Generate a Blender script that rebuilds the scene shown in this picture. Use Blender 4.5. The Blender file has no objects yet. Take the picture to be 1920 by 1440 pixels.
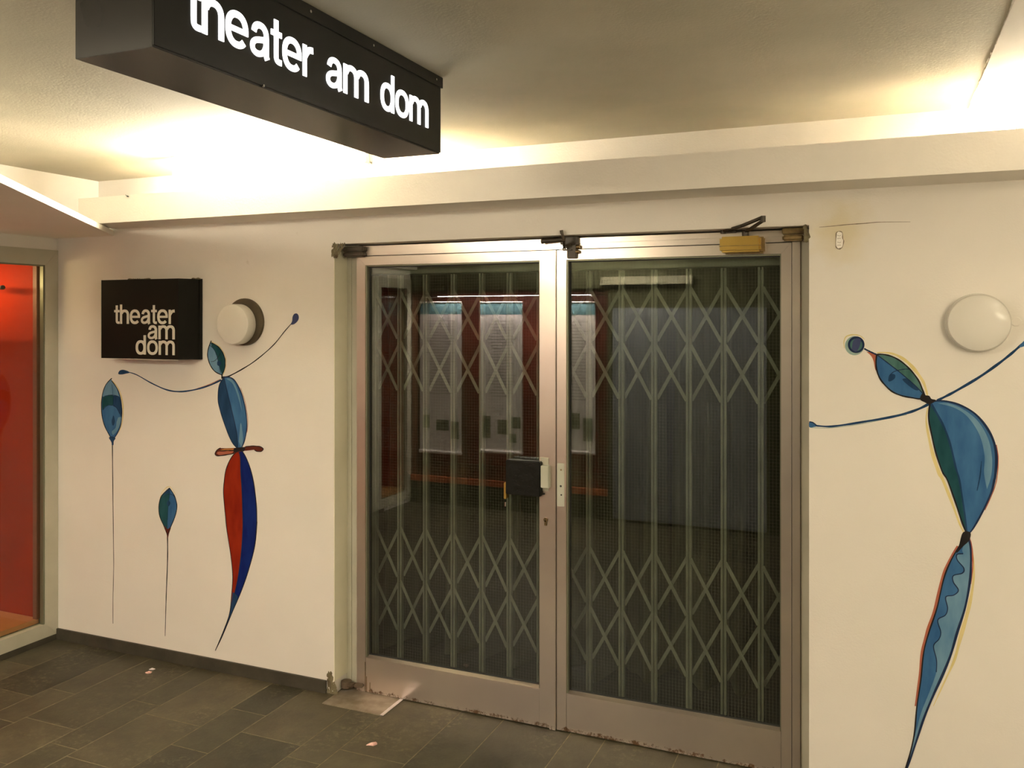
import bpy, bmesh, math, random
from mathutils import Vector, Matrix
from mathutils.geometry import tessellate_polygon
random.seed(7)
S = bpy.context.scene
COL = S.collection
PI = math.pi

# ------------------------------------------------------------------ camera, world, exposure, lights
F = 1623.0; TH = math.atan(688 / 1623.0); CT, ST = math.cos(TH), math.sin(TH); H = 1.7; VH = 597.0
cam = bpy.data.cameras.new('camera'); cam.sensor_width = 36; cam.lens = F / 1920 * 36
cam.shift_x = 0; cam.shift_y = -(720 - VH) / 1920.0
cam.clip_start = .02
co = bpy.data.objects.new('camera', cam); COL.objects.link(co)
co.location = (0, 0, H); co.rotation_euler = (PI / 2, 0, TH)
S.camera = co
w = bpy.data.worlds.new('world'); S.world = w; w.use_nodes = True
w.node_tree.nodes['Background'].inputs[0].default_value = (1, .8, .55, 1)
w.node_tree.nodes['Background'].inputs[1].default_value = .02
S.view_settings.view_transform = 'Standard'; S.view_settings.look = 'None'
S.view_settings.gamma = 1; S.view_settings.exposure = 2.80; S.view_settings.use_curve_mapping = False
WARM = (1, .86, .61)
CEIL_PANEL = 6.5      # emission strength of the ceiling panel behind the photographer
CEIL_PANEL_R = 3.5     # and of the one on the right
COVE_TUBE = 88.0       # fluorescent tube on the ledge
COVE_TUBE_R = 60.0     # tube further right in the cove
FILL_LIGHT = 10.5       # unseen fill light added on the wall behind the viewer
BAR_LIGHT = 7.8       # bar light above the opposite display case
LETTER = .40
def arealight(name, loc, rot, sx, sy, power, color=WARM):
    l = bpy.data.lights.new(name, 'AREA'); l.shape = 'RECTANGLE'; l.size = sx; l.size_y = sy
    l.energy = power; l.color = color
    o = bpy.data.objects.new(name, l); COL.objects.link(o); o.location = loc; o.rotation_euler = rot
    return o
def spotlight(name, loc, target, power, angle, color=WARM, blend=.1, r=.01):
    l = bpy.data.lights.new(name, 'SPOT'); l.energy = power; l.color = color; l.spot_size = math.radians(angle)
    l.spot_blend = blend; l.shadow_soft_size = r
    o = bpy.data.objects.new(name, l); COL.objects.link(o); o.location = loc
    o.rotation_euler = (Vector(target) - Vector(loc)).to_track_quat('-Z', 'Y').to_euler()
    return o

# ------------------------------------------------------------------ measuring helpers
def dr(u):
    a = (u - 960) / F
    return (-ST + a * CT, CT + a * ST)
def PY(u, v, Y):
    dx, dy = dr(u); t = Y / dy
    return Vector((t * dx, Y, H + (VH - v) / F * t))
def PX(u, v, X):
    dx, dy = dr(u); t = X / dx
    return Vector((X, t * dy, H + (VH - v) / F * t))
def PZ(u, v, Z):
    dx, dy = dr(u); t = (H - Z) * F / (v - VH)
    return Vector((t * dx, t * dy, Z))

# ------------------------------------------------------------------ materials
def new_mat(name):
    m = bpy.data.materials.new(name); m.use_nodes = True
    nt = m.node_tree; b = nt.nodes['Principled BSDF']
    return m, nt, b
def c4(c): return (c[0], c[1], c[2], 1)
def mat(name, col, rough=.5, metal=0, col2=None, scale=8, bump=0, bscale=60, detail=4, coat=0, lo=.35, hi=.65, stretch=None, spec=None):
    m, nt, b = new_mat(name)
    b.inputs['Base Color'].default_value = c4(col); b.inputs['Roughness'].default_value = rough
    b.inputs['Metallic'].default_value = metal
    if coat: b.inputs['Coat Weight'].default_value = coat
    if spec is not None: b.inputs['Specular IOR Level'].default_value = spec
    tc = nt.nodes.new('ShaderNodeTexCoord'); vec = tc.outputs['Object']
    if stretch:
        mp = nt.nodes.new('ShaderNodeMapping'); mp.inputs['Scale'].default_value = stretch
        nt.links.new(vec, mp.inputs['Vector']); vec = mp.outputs[0]
    if col2:
        n = nt.nodes.new('ShaderNodeTexNoise'); n.inputs['Scale'].default_value = scale; n.inputs['Detail'].default_value = detail
        nt.links.new(vec, n.inputs['Vector'])
        r = nt.nodes.new('ShaderNodeValToRGB'); r.color_ramp.elements[0].color = c4(col); r.color_ramp.elements[1].color = c4(col2)
        r.color_ramp.elements[0].position = lo; r.color_ramp.elements[1].position = hi
        nt.links.new(n.outputs['Fac'], r.inputs[0]); nt.links.new(r.outputs[0], b.inputs['Base Color'])
    if bump:
        n2 = nt.nodes.new('ShaderNodeTexNoise'); n2.inputs['Scale'].default_value = bscale; n2.inputs['Detail'].default_value = 5
        nt.links.new(vec, n2.inputs['Vector'])
        bp = nt.nodes.new('ShaderNodeBump'); bp.inputs['Strength'].default_value = bump; bp.inputs['Distance'].default_value = .01
        nt.links.new(n2.outputs['Fac'], bp.inputs['Height']); nt.links.new(bp.outputs[0], b.inputs['Normal'])
    return m
def emat(name, col, s):
    m, nt, b = new_mat(name)
    b.inputs['Base Color'].default_value = (.8, .8, .8, 1)
    b.inputs['Emission Color'].default_value = c4(col); b.inputs['Emission Strength'].default_value = s
    return m
def glass_mat(name, wired, boost=1.0, tint=(.86, .9, .86)):
    m = bpy.data.materials.new(name); m.use_nodes = True; nt = m.node_tree; nt.nodes.clear(); N = nt.nodes.new; Lk = nt.links.new
    out = N('ShaderNodeOutputMaterial'); tr = N('ShaderNodeBsdfTransparent'); tr.inputs[0].default_value = c4(tint)
    gl = N('ShaderNodeBsdfGlossy'); gl.inputs['Roughness'].default_value = .004; gl.inputs[0].default_value = (1, 1, 1, 1)
    geo = N('ShaderNodeNewGeometry'); mx = N('ShaderNodeMix'); mx.inputs[2].default_value = 1.5; mx.inputs[3].default_value = 1 / 1.5
    Lk(geo.outputs['Backfacing'], mx.inputs[0])
    fr = N('ShaderNodeFresnel'); Lk(mx.outputs[0], fr.inputs['IOR'])
    mul = N('ShaderNodeMath'); mul.operation = 'MULTIPLY'; mul.inputs[1].default_value = boost; mul.use_clamp = True
    Lk(fr.outputs[0], mul.inputs[0])
    ms = N('ShaderNodeMixShader'); Lk(mul.outputs[0], ms.inputs[0]); Lk(tr.outputs[0], ms.inputs[1]); Lk(gl.outputs[0], ms.inputs[2])
    last = ms.outputs[0]
    if wired:
        tc = N('ShaderNodeTexCoord'); sp = N('ShaderNodeSeparateXYZ'); Lk(tc.outputs['Object'], sp.inputs[0])
        fac = []
        for ax, wd in (('X', .022), ('Z', .016)):
            a = N('ShaderNodeMath'); a.operation = 'MULTIPLY'; a.inputs[1].default_value = 1 / .0127; Lk(sp.outputs[ax], a.inputs[0])
            b_ = N('ShaderNodeMath'); b_.operation = 'FRACT'; Lk(a.outputs[0], b_.inputs[0])
            c_ = N('ShaderNodeMath'); c_.operation = 'LESS_THAN'; c_.inputs[1].default_value = wd; Lk(b_.outputs[0], c_.inputs[0])
            fac.append(c_.outputs[0])
        mm = N('ShaderNodeMath'); mm.operation = 'MAXIMUM'; Lk(fac[0], mm.inputs[0]); Lk(fac[1], mm.inputs[1])
        df = N('ShaderNodeBsdfDiffuse'); df.inputs[0].default_value = (.125, .118, .09, 1)
        m2 = N('ShaderNodeMixShader'); Lk(mm.outputs[0], m2.inputs[0]); Lk(last, m2.inputs[1]); Lk(df.outputs[0], m2.inputs[2])
        last = m2.outputs[0]
    Lk(last, out.inputs[0])
    return m

def wall_mat():
    m, nt, b = new_mat('white_wall_paint'); N = nt.nodes.new; Lk = nt.links.new
    b.inputs['Roughness'].default_value = .75
    tc = N('ShaderNodeTexCoord')
    n = N('ShaderNodeTexNoise'); n.inputs['Scale'].default_value = 1.6; n.inputs['Detail'].default_value = 3; Lk(tc.outputs['Object'], n.inputs['Vector'])
    r = N('ShaderNodeValToRGB'); r.color_ramp.elements[0].color = (.70, .66, .60, 1); r.color_ramp.elements[1].color = (.76, .715, .655, 1)
    r.color_ramp.elements[0].position = .3; r.color_ramp.elements[1].position = .7; Lk(n.outputs['Fac'], r.inputs[0])
    # small scattered scuffs
    s1 = N('ShaderNodeTexNoise'); s1.inputs['Scale'].default_value = 9; s1.inputs['Detail'].default_value = 6; Lk(tc.outputs['Object'], s1.inputs['Vector'])
    s2 = N('ShaderNodeMapRange'); s2.inputs[1].default_value = .74; s2.inputs[2].default_value = .86; Lk(s1.outputs['Fac'], s2.inputs[0])
    mx0 = N('ShaderNodeMix'); mx0.data_type = 'RGBA'; mx0.inputs[7].default_value = (.5, .46, .38, 1)
    Lk(s2.outputs[0], mx0.inputs[0]); Lk(r.outputs[0], mx0.inputs[6])
    # yellowish water stain beside the door
    p = PY(1574, 435, 3.29)
    sub = N('ShaderNodeVectorMath'); sub.operation = 'DISTANCE'; sub.inputs[1].default_value = p; Lk(tc.outputs['Object'], sub.inputs[0])
    nn = N('ShaderNodeTexNoise'); nn.inputs['Scale'].default_value = 14; Lk(tc.outputs['Object'], nn.inputs['Vector'])
    ad = N('ShaderNodeMath'); ad.operation = 'MULTIPLY_ADD'; ad.inputs[1].default_value = .12; Lk(nn.outputs['Fac'], ad.inputs[0]); Lk(sub.outputs['Value'], ad.inputs[2])
    mr = N('ShaderNodeMapRange'); mr.inputs[1].default_value = .07; mr.inputs[2].default_value = .21; mr.inputs[3].default_value = .5; mr.inputs[4].default_value = 0; mr.interpolation_type = 'SMOOTHSTEP'
    Lk(ad.outputs[0], mr.inputs[0])
    mx = N('ShaderNodeMix'); mx.data_type = 'RGBA'; mx.inputs[7].default_value = (.62, .50, .22, 1)
    Lk(mr.outputs[0], mx.inputs[0]); Lk(mx0.outputs[2], mx.inputs[6]); Lk(mx.outputs[2], b.inputs['Base Color'])
    n2 = N('ShaderNodeTexNoise'); n2.inputs['Scale'].default_value = 160; n2.inputs['Detail'].default_value = 3; Lk(tc.outputs['Object'], n2.inputs['Vector'])
    bp = N('ShaderNodeBump'); bp.inputs['Strength'].default_value = .12; bp.inputs['Distance'].default_value = .005
    Lk(n2.outputs['Fac'], bp.inputs['Height']); Lk(bp.outputs[0], b.inputs['Normal'])
    return m
def floor_mat():
    m, nt, b = new_mat('slate_tiles'); N = nt.nodes.new; Lk = nt.links.new
    tc = N('ShaderNodeTexCoord'); geo = N('ShaderNodeNewGeometry')
    r = N('ShaderNodeValToRGB'); e = r.color_ramp.elements
    e[0].color = (.034, .031, .018, 1); e[1].color = (.080, .066, .038, 1)
    e.new(.35).color = (.060, .052, .029, 1); e.new(.7).color = (.050, .045, .026, 1)
    Lk(geo.outputs['Random Per Island'], r.inputs[0])
    n = N('ShaderNodeTexNoise'); n.inputs['Scale'].default_value = 7; n.inputs['Detail'].default_value = 7; n.inputs['Roughness'].default_value = .65
    Lk(tc.outputs['Object'], n.inputs['Vector'])
    mr = N('ShaderNodeMapRange'); mr.inputs[1].default_value = .3; mr.inputs[2].default_value = .75; mr.inputs[3].default_value = .68; mr.inputs[4].default_value = 1.5
    Lk(n.outputs['Fac'], mr.inputs[0])
    vm = N('ShaderNodeVectorMath'); vm.operation = 'SCALE'; Lk(r.outputs[0], vm.inputs[0]); Lk(mr.outputs[0], vm.inputs['Scale'])
    # pale cleft scratches
    n3 = N('ShaderNodeTexNoise'); n3.inputs['Scale'].default_value = 38; n3.inputs['Detail'].default_value = 8; n3.inputs['Roughness'].default_value = .75; Lk(tc.outputs['Object'], n3.inputs['Vector'])
    n4 = N('ShaderNodeTexNoise'); n4.inputs['Scale'].default_value = 3.1; n4.inputs['Detail'].default_value = 3; Lk(tc.outputs['Object'], n4.inputs['Vector'])
    m1 = N('ShaderNodeMapRange'); m1.inputs[1].default_value = .50; m1.inputs[2].default_value = .62; Lk(n3.outputs['Fac'], m1.inputs[0])
    m2 = N('ShaderNodeMapRange'); m2.inputs[1].default_value = .46; m2.inputs[2].default_value = .62; m2.inputs[4].default_value = .85; Lk(n4.outputs['Fac'], m2.inputs[0])
    mu = N('ShaderNodeMath'); mu.operation = 'MULTIPLY'; Lk(m1.outputs[0], mu.inputs[0]); Lk(m2.outputs[0], mu.inputs[1])
    mx = N('ShaderNodeMix'); mx.data_type = 'RGBA'; mx.inputs[7].default_value = (.15, .13, .078, 1)
    Lk(mu.outputs[0], mx.inputs[0]); Lk(vm.outputs[0], mx.inputs[6]); Lk(mx.outputs[2], b.inputs['Base Color'])
    b.inputs['Roughness'].default_value = .5
    bp = N('ShaderNodeBump'); bp.inputs['Strength'].default_value = .35; bp.inputs['Distance'].default_value = .006
    Lk(n3.outputs['Fac'], bp.inputs['Height']); Lk(bp.outputs[0], b.inputs['Normal'])
    return m
def dirty_alu():
    # brushed aluminium with brown grime creeping up from the very bottom edge
    m, nt, b = new_mat('brushed_aluminium'); N = nt.nodes.new; Lk = nt.links.new
    tc = N('ShaderNodeTexCoord'); sp = N('ShaderNodeSeparateXYZ'); Lk(tc.outputs['Object'], sp.inputs[0])
    n = N('ShaderNodeTexNoise'); n.inputs['Scale'].default_value = 3; n.inputs['Detail'].default_value = 3; Lk(tc.outputs['Object'], n.inputs['Vector'])
    r = N('ShaderNodeValToRGB'); r.color_ramp.elements[0].color = (.56, .48, .42, 1); r.color_ramp.elements[1].color = (.62, .54, .46, 1)
    r.color_ramp.elements[0].position = .35; r.color_ramp.elements[1].position = .65; Lk(n.outputs['Fac'], r.inputs[0])
    g = N('ShaderNodeTexNoise'); g.inputs['Scale'].default_value = 24; g.inputs['Detail'].default_value = 8; g.inputs['Roughness'].default_value = .8; Lk(tc.outputs['Object'], g.inputs['Vector'])
    a = N('ShaderNodeMapRange'); a.inputs[1].default_value = .015; a.inputs[2].default_value = .05; a.inputs[3].default_value = .22; a.inputs[4].default_value = -.2; Lk(sp.outputs['Z'], a.inputs[0])
    ad = N('ShaderNodeMath'); ad.operation = 'ADD'; Lk(a.outputs[0], ad.inputs[0]); Lk(g.outputs['Fac'], ad.inputs[1])
    t = N('ShaderNodeMapRange'); t.inputs[1].default_value = .68; t.inputs[2].default_value = .76; Lk(ad.outputs[0], t.inputs[0])
    mx = N('ShaderNodeMix'); mx.data_type = 'RGBA'; mx.inputs[7].default_value = (.10, .05, .02, 1)
    Lk(t.outputs[0], mx.inputs[0]); Lk(r.outputs[0], mx.inputs[6]); Lk(mx.outputs[2], b.inputs['Base Color'])
    iv = N('ShaderNodeMath'); iv.operation = 'SUBTRACT'; iv.inputs[0].default_value = .85; iv.use_clamp = True; Lk(t.outputs[0], iv.inputs[1]); Lk(iv.outputs[0], b.inputs['Metallic'])
    b.inputs['Roughness'].default_value = .28
    return m

M = {}
M['wall'] = wall_mat()
M['plaster'] = mat('painted_plaster', (.84, .80, .73), .8, col2=(.87, .825, .76), scale=2, bump=.1, bscale=120)
M['ceiling'] = mat('ceiling_plaster', (.42, .39, .30), .85, col2=(.50, .46, .36), scale=2.2, bump=.09, bscale=120, detail=6)
M['ceiling2'] = mat('ceiling_plaster_pale', (.60, .555, .47), .85, col2=(.65, .60, .52), scale=2.2, bump=.08, bscale=120)
M['floor'] = floor_mat()
M['grout'] = mat('grout', (.26, .22, .14), .9, col2=(.15, .13, .08), scale=30)
M['stone'] = mat('slate_skirting', (.060, .052, .035), .6, col2=(.040, .035, .024), scale=9, bump=.3, bscale=40)
M['alu'] = dirty_alu()
M['alu2'] = mat('grey_painted_frame', (.50, .475, .38), .5, 0, col2=(.44, .42, .33), scale=5)
M['jamb'] = mat('pale_green_grey_jamb', (.78, .75, .60), .6, col2=(.72, .69, .54), scale=5)
M['seal'] = mat('black_rubber_seal', (.02, .02, .018), .6)
M['bead'] = mat('olive_glazing_bead', (.20, .20, .14), .4, .5)
M['glass'] = glass_mat('plain_glass', False, .6)
M['wired'] = glass_mat('wired_glass', True, 1.5)
M['gate'] = mat('grey_gate_paint', (.22, .21, .165), .55, .2, col2=(.16, .155, .12), scale=12)
M['curtain'] = mat('olive_curtain', (.060, .054, .032), .95, col2=(.034, .032, .018), scale=4)
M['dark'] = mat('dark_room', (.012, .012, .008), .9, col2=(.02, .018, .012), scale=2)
M['black'] = mat('black_sign_metal', (.009, .009, .007), .34, col2=(.012, .011, .009), scale=3, spec=.10)
M['blackbot'] = mat('black_sign_shell', (.014, .012, .011), .24, 0, col2=(.018, .016, .013), scale=2, spec=.28)
M['letter_lit'] = emat('lit_letter_acrylic', (1, .99, .98), LETTER)
M['letter_white'] = mat('cream_letter_vinyl', (.66, .64, .55), .5, col2=(.62, .60, .51), scale=8)
M['opal'] = mat('opal_lamp_glass', (.64, .61, .55), .4, col2=(.62, .59, .53), scale=3, coat=.1)
M['base_dark'] = mat('dark_brown_backplate', (.05, .035, .018), .5, col2=(.08, .06, .03), scale=14)
M['brass'] = mat('worn_brass', (.52, .34, .085), .32, .8, col2=(.42, .27, .06), scale=5)
M['brassd'] = mat('tarnished_brass', (.30, .21, .09), .4, .8, col2=(.12, .08, .04), scale=22)
M['iron'] = mat('dark_bronze_steel', (.035, .026, .016), .45, .25, col2=(.07, .05, .03), scale=20)
M['tape'] = mat('black_tape', (.006, .006, .004), .40, spec=.22, bump=.35, bscale=28)
M['grille'] = mat('pale_grey_plastic', (.50, .50, .42), .5, col2=(.46, .46, .38), scale=8)
M['steel'] = mat('worn_steel_plate', (.42, .36, .30), .35, .6, col2=(.24, .20, .14), scale=14, detail=7)
M['red'] = mat('red_display_board', (.40, .026, .004), .6, col2=(.34, .022, .004), scale=3, spec=.1)
M['salmon'] = mat('orange_display_floor', (.72, .30, .12), .5, col2=(.62, .26, .11), scale=4)
M['moulding'] = mat('dull_red_moulding', (.26, .09, .05), .5, col2=(.22, .08, .045), scale=4)
M['rust'] = mat('flaking_dirt', (.07, .05, .025), .9, col2=(.22, .19, .11), scale=28, lo=.32, hi=.68)
M['pivotrust'] = mat('brown_corroded_steel', (.15, .11, .08), .6, .2, col2=(.09, .06, .035), scale=30)
M['chrome'] = mat('chrome', (.8, .8, .8), .15, 1, col2=(.7, .7, .7), scale=5)
M['paper'] = mat('pink_paper', (.75, .42, .38), .8, col2=(.8, .6, .55), scale=30)
M['poster'] = mat('poster_paper', (.72, .68, .68), .6, col2=(.66, .62, .62), scale=3)
M['teal'] = mat('teal_print', (.09, .20, .24), .6, col2=(.11, .23, .26), scale=6)
M['print'] = mat('grey_print', (.22, .2, .2), .7, col2=(.3, .27, .27), scale=20)
M['photo'] = mat('dark_photo_print', (.06, .09, .05), .7, col2=(.22, .2, .14), scale=18)
M['wood'] = mat('brown_wood_panel', (.10, .04, .015), .5, col2=(.07, .028, .012), scale=4, stretch=(10, 10, 1))
M['redwood'] = mat('dark_red_back', (.22, .03, .012), .6, col2=(.14, .022, .01), scale=2)
M['orange'] = mat('orange_ledge', (.55, .14, .04), .5, col2=(.5, .12, .04), scale=5)
M['palepanel'] = mat('pale_blue_grey_door', (.29, .31, .37), .5, col2=(.24, .26, .31), scale=1.5)
M['greenp'] = mat('green_post_paint', (.03, .09, .03), .5, col2=(.02, .07, .025), scale=4)
M['olivewall'] = mat('olive_wall_paint', (.10, .10, .055), .8, col2=(.08, .08, .045), scale=3)
M['crack'] = mat('crack_line', (.16, .12, .08), .9, col2=(.3, .24, .17), scale=60)
M['tube'] = emat('fluorescent_tube', (1, .91, .73), COVE_TUBE)
M['tube_r'] = emat('fluorescent_tube_right', (1, .91, .73), COVE_TUBE_R)
M['panel'] = emat('light_diffuser', WARM, CEIL_PANEL)
M['panel_b'] = emat('bar_light_diffuser', (1, .90, .68), BAR_LIGHT)
M['panel_fill'] = emat('fill_light_diffuser', WARM, FILL_LIGHT)
M['panel_r'] = emat('light_diffuser_right', WARM, CEIL_PANEL_R)
M['metalwhite'] = mat('white_fitting', (.7, .68, .62), .4, col2=(.66, .64, .58), scale=5)
# mural paints
def paint(name, a, b, sc=14): return mat(name, a, .85, col2=b, spec=.08, scale=sc, detail=6, lo=.3, hi=.7, stretch=(1.6, 1, .5))
M['p_mid'] = paint('mural_mid_blue', (.028, .095, .23), (.055, .155, .32))
M['p_light'] = paint('mural_light_blue', (.09, .20, .33), (.17, .30, .42))
M['p_navy'] = paint('mural_navy', (.012, .036, .085), (.022, .062, .15))
M['p_teal'] = paint('mural_teal_green', (.010, .050, .062), (.022, .085, .10))
M['p_green'] = paint('mural_green', (.04, .11, .10), (.10, .20, .19))
M['p_red'] = paint('mural_red', (.20, .013, .004), (.29, .024, .007))
M['p_cobalt'] = paint('mural_cobalt', (.004, .009, .10), (.008, .025, .17))
M['p_line'] = paint('mural_dark_outline', (.016, .014, .016), (.028, .024, .024))
M['p_bline'] = paint('mural_blue_outline', (.012, .022, .06), (.025, .04, .09))
M['p_yellow'] = paint('mural_yellow_glow', (.60, .50, .20), (.72, .60, .30))
M['p_orange'] = paint('mural_orange', (.42, .16, .04), (.55, .24, .07))
M['p_coral'] = paint('mural_coral_edge', (.42, .13, .07), (.36, .11, .08))
M['p_maroon'] = paint('mural_maroon', (.13, .025, .015), (.08, .02, .015))
M['p_pale'] = paint('mural_pale_teal', (.20, .32, .30), (.36, .44, .38))
M['p_slate'] = paint('mural_indigo', (.045, .055, .13), (.06, .075, .16))

# ------------------------------------------------------------------ building helpers
def link_mesh(name, bm, m, parent=None, smooth=False):
    me = bpy.data.meshes.new(name); bmesh.ops.recalc_face_normals(bm, faces=bm.faces); bm.to_mesh(me); bm.free()
    if smooth:
        for p in me.polygons: p.use_smooth = True
        try: me.set_sharp_from_angle(angle=math.radians(35))
        except Exception: pass
    for x in (m if isinstance(m, (list, tuple)) else [m]): me.materials.append(M[x])
    o = bpy.data.objects.new(name, me); COL.objects.link(o)
    if parent is not None: o.parent = parent; o.matrix_parent_inverse = parent.matrix_world.inverted()
    return o
def tag(o, label=None, cat=None, group=None, kind=None):
    if label: o['label'] = label
    if cat: o['category'] = cat
    if group: o['group'] = group
    if kind: o['kind'] = kind
    return o
def empty(name, loc, label=None, cat=None, group=None, kind=None):
    o = bpy.data.objects.new(name, None); COL.objects.link(o); o.location = loc; o.empty_display_size = .05
    o.matrix_world = Matrix.Translation(loc)
    return tag(o, label, cat, group, kind)
def bx(bm, x0, x1, y0, y1, z0, z1, bev=0, seg=2, mi=0):
    x0, x1 = min(x0, x1), max(x0, x1); y0, y1 = min(y0, y1), max(y0, y1); z0, z1 = min(z0, z1), max(z0, z1)
    g = bmesh.ops.create_cube(bm, size=1)['verts']
    for v in g:
        v.co = Vector(((x0 + x1) / 2 + v.co.x * (x1 - x0), (y0 + y1) / 2 + v.co.y * (y1 - y0), (z0 + z1) / 2 + v.co.z * (z1 - z0)))
    fs = set(f for v in g for f in v.link_faces)
    for f in fs: f.material_index = mi
    if bev:
        es = list(set(e for v in g for e in v.link_edges))
        bmesh.ops.bevel(bm, geom=es, offset=bev, segments=seg, affect='EDGES')
def box(name, x0, x1, y0, y1, z0, z1, m, parent=None, bev=0, seg=2):
    bm = bmesh.new(); bx(bm, x0, x1, y0, y1, z0, z1, bev, seg); return link_mesh(name, bm, m, parent, smooth=bev > 0)
def prism(bm, pts, a0, a1, axis='y', mi=0):
    """polygon given in the two other axes, extruded along axis from a0 to a1 (tessellated so it may be concave)"""
    if axis == 'y': mk = lambda p, a: Vector((p[0], a, p[1]))
    elif axis == 'z': mk = lambda p, a: Vector((p[0], p[1], a))
    else: mk = lambda p, a: Vector((a, p[0], p[1]))
    A = [bm.verts.new(mk(p, a0)) for p in pts]; B = [bm.verts.new(mk(p, a1)) for p in pts]
    tri = tessellate_polygon([[Vector((p[0], p[1], 0)) for p in pts]])
    n = len(pts)
    for t in tri:
        try:
            bm.faces.new([A[i] for i in t]).material_index = mi; bm.faces.new([B[i] for i in reversed(t)]).material_index = mi
        except ValueError: pass
    for i in range(n):
        j = (i + 1) % n
        bm.faces.new([A[i], A[j], B[j], B[i]]).material_index = mi
def cyl(bm, p0, p1, r, seg=16, r2=None, cap=True):
    p0, p1 = Vector(p0), Vector(p1); d = p1 - p0
    q = d.to_track_quat('Z', 'Y'); r2 = r if r2 is None else r2
    A = []; B = []
    for i in range(seg):
        a = 2 * PI * i / seg; v = Vector((math.cos(a), math.sin(a), 0))
        A.append(bm.verts.new(p0 + q @ (v * r))); B.append(bm.verts.new(p1 + q @ (v * r2)))
    for i in range(seg):
        j = (i + 1) % seg; bm.faces.new([A[i], A[j], B[j], B[i]])
    if cap: bm.faces.new(A[::-1]); bm.faces.new(B)
def lathe_y(bm, cx, cz, prof, seg=48):
    """revolve profile [(r, y)] round an axis parallel to Y"""
    rings = []
    for r, y in prof:
        if r < 1e-6: rings.append([bm.verts.new((cx, y, cz))])
        else: rings.append([bm.verts.new((cx + r * math.cos(2 * PI * i / seg), y, cz + r * math.sin(2 * PI * i / seg))) for i in range(seg)])
    for a, b in zip(rings, rings[1:]):
        for i in range(seg):
            j = (i + 1) % seg
            if len(a) == 1: bm.faces.new([a[0], b[i], b[j]])
            elif len(b) == 1: bm.faces.new([a[i], b[0], a[j]])
            else: bm.faces.new([a[i], b[i], b[j], a[j]])
def catmull(pts, n=8, closed=False):
    out = []; N = len(pts)
    rng = range(N) if closed else range(N - 1)
    for i in rng:
        if closed: p0, p1, p2, p3 = pts[i - 1], pts[i], pts[(i + 1) % N], pts[(i + 2) % N]
        else: p0, p1, p2, p3 = pts[max(i - 1, 0)], pts[i], pts[i + 1], pts[min(i + 2, N - 1)]
        for k in range(n):
            t = k / n
            out.append(tuple(.5 * ((2 * p1[d]) + (-p0[d] + p2[d]) * t + (2 * p0[d] - 5 * p1[d] + 4 * p2[d] - p3[d]) * t * t + (-p0[d] + 3 * p1[d] - 3 * p2[d] + p3[d]) * t ** 3) for d in range(len(p1))))
    if not closed: out.append(tuple(pts[-1]))
    return out
def ribbon_outline(pts, wfun):
    L = []; R = []; n = len(pts)
    for i in range(n):
        a = pts[max(i - 1, 0)]; b = pts[min(i + 1, n - 1)]
        dx, dy = b[0] - a[0], b[1] - a[1]; l = math.hypot(dx, dy) or 1
        w_ = wfun(i / (n - 1)) / 2
        L.append((pts[i][0] - dy / l * w_, pts[i][1] + dx / l * w_)); R.append((pts[i][0] + dy / l * w_, pts[i][1] - dx / l * w_))
    return L, R
def ribbon(bm, pts, wfun, mk, d0, d1):
    L, R = ribbon_outline(pts, wfun)
    vs = [[bm.verts.new(mk(p, d)) for p in s] for s in (L, R) for d in (d0, d1)]   # L0 L1 R0 R1
    l0, l1, r0, r1 = vs; n = len(pts)
    for i in range(n - 1):
        bm.faces.new([l0[i], l0[i + 1], r0[i + 1], r0[i]]); bm.faces.new([l1[i], r1[i], r1[i + 1], l1[i + 1]])
        bm.faces.new([l0[i], l1[i], l1[i + 1], l0[i + 1]]); bm.faces.new([r0[i], r0[i + 1], r1[i + 1], r1[i]])
    bm.faces.new([l0[0], r0[0], r1[0], l1[0]]); bm.faces.new([l0[-1], l1[-1], r1[-1], r0[-1]])

# ------------------------------------------------------------------ dimensions
YW = 3.29      # front wall face
YD = 3.36      # door face
YU = 3.49      # upper wall above the cove
YG = 3.385     # door glass
XL = -4.02     # left wall
ZC = 2.452     # ceiling
ZB0, ZB1, YB = 2.157, 2.284, 3.06   # cove beam
OX0, OX1, OZ = -2.27, -.232, 2.036  # door opening
XR = 2.6       # right end
YR = -.28      # wall behind the photographer

# ------------------------------------------------------------------ floor
bm = bmesh.new()
bx(bm, XL - .3, XR, YR - .5, 5.1, -.06, -.0006, mi=1)
bx(bm, -3.6, .9, 3.56, 4.6, -.01, .001, mi=2)
cols = [-4.02, -3.80, -3.507, -3.348, -3.058, -2.905, -2.601, -2.414, -2.115, -1.960, -1.663, -1.463, -1.163, -1.016, -.720, -.565, -.265, -.07, .235, .39, .69, .89, 1.19, 1.34, 1.64, 1.84, 2.14, 2.29, XR]
joints = {0: [2.975], 1: [2.742], 2: [2.834], 3: [2.588], 4: [2.892], 5: [2.42, 2.813], 6: [2.65, 2.997], 7: [2.842], 8: [2.752], 9: [2.879], 10: [2.60], 11: [2.4], 12: [2.72], 13: [2.3]}
g = .0021
for i in range(len(cols) - 1):
    x0, x1 = cols[i], cols[i + 1]
    js = sorted(joints.get(i, [2.2 + random.random() * .6]))
    top = 3.46
    seq = [top] + js[::-1]
    y = js[0]
    while y > YR:
        y -= random.choice([.3, .42, .5, .6]); seq.append(y)
    for a, b in zip(seq, seq[1:]):
        bx(bm, x0 + g, x1 - g, b + g, a - g, -.02, 0.0, 0)
tag(link_mesh('floor', bm, ['floor', 'grout', 'dark']), kind='structure')

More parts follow.
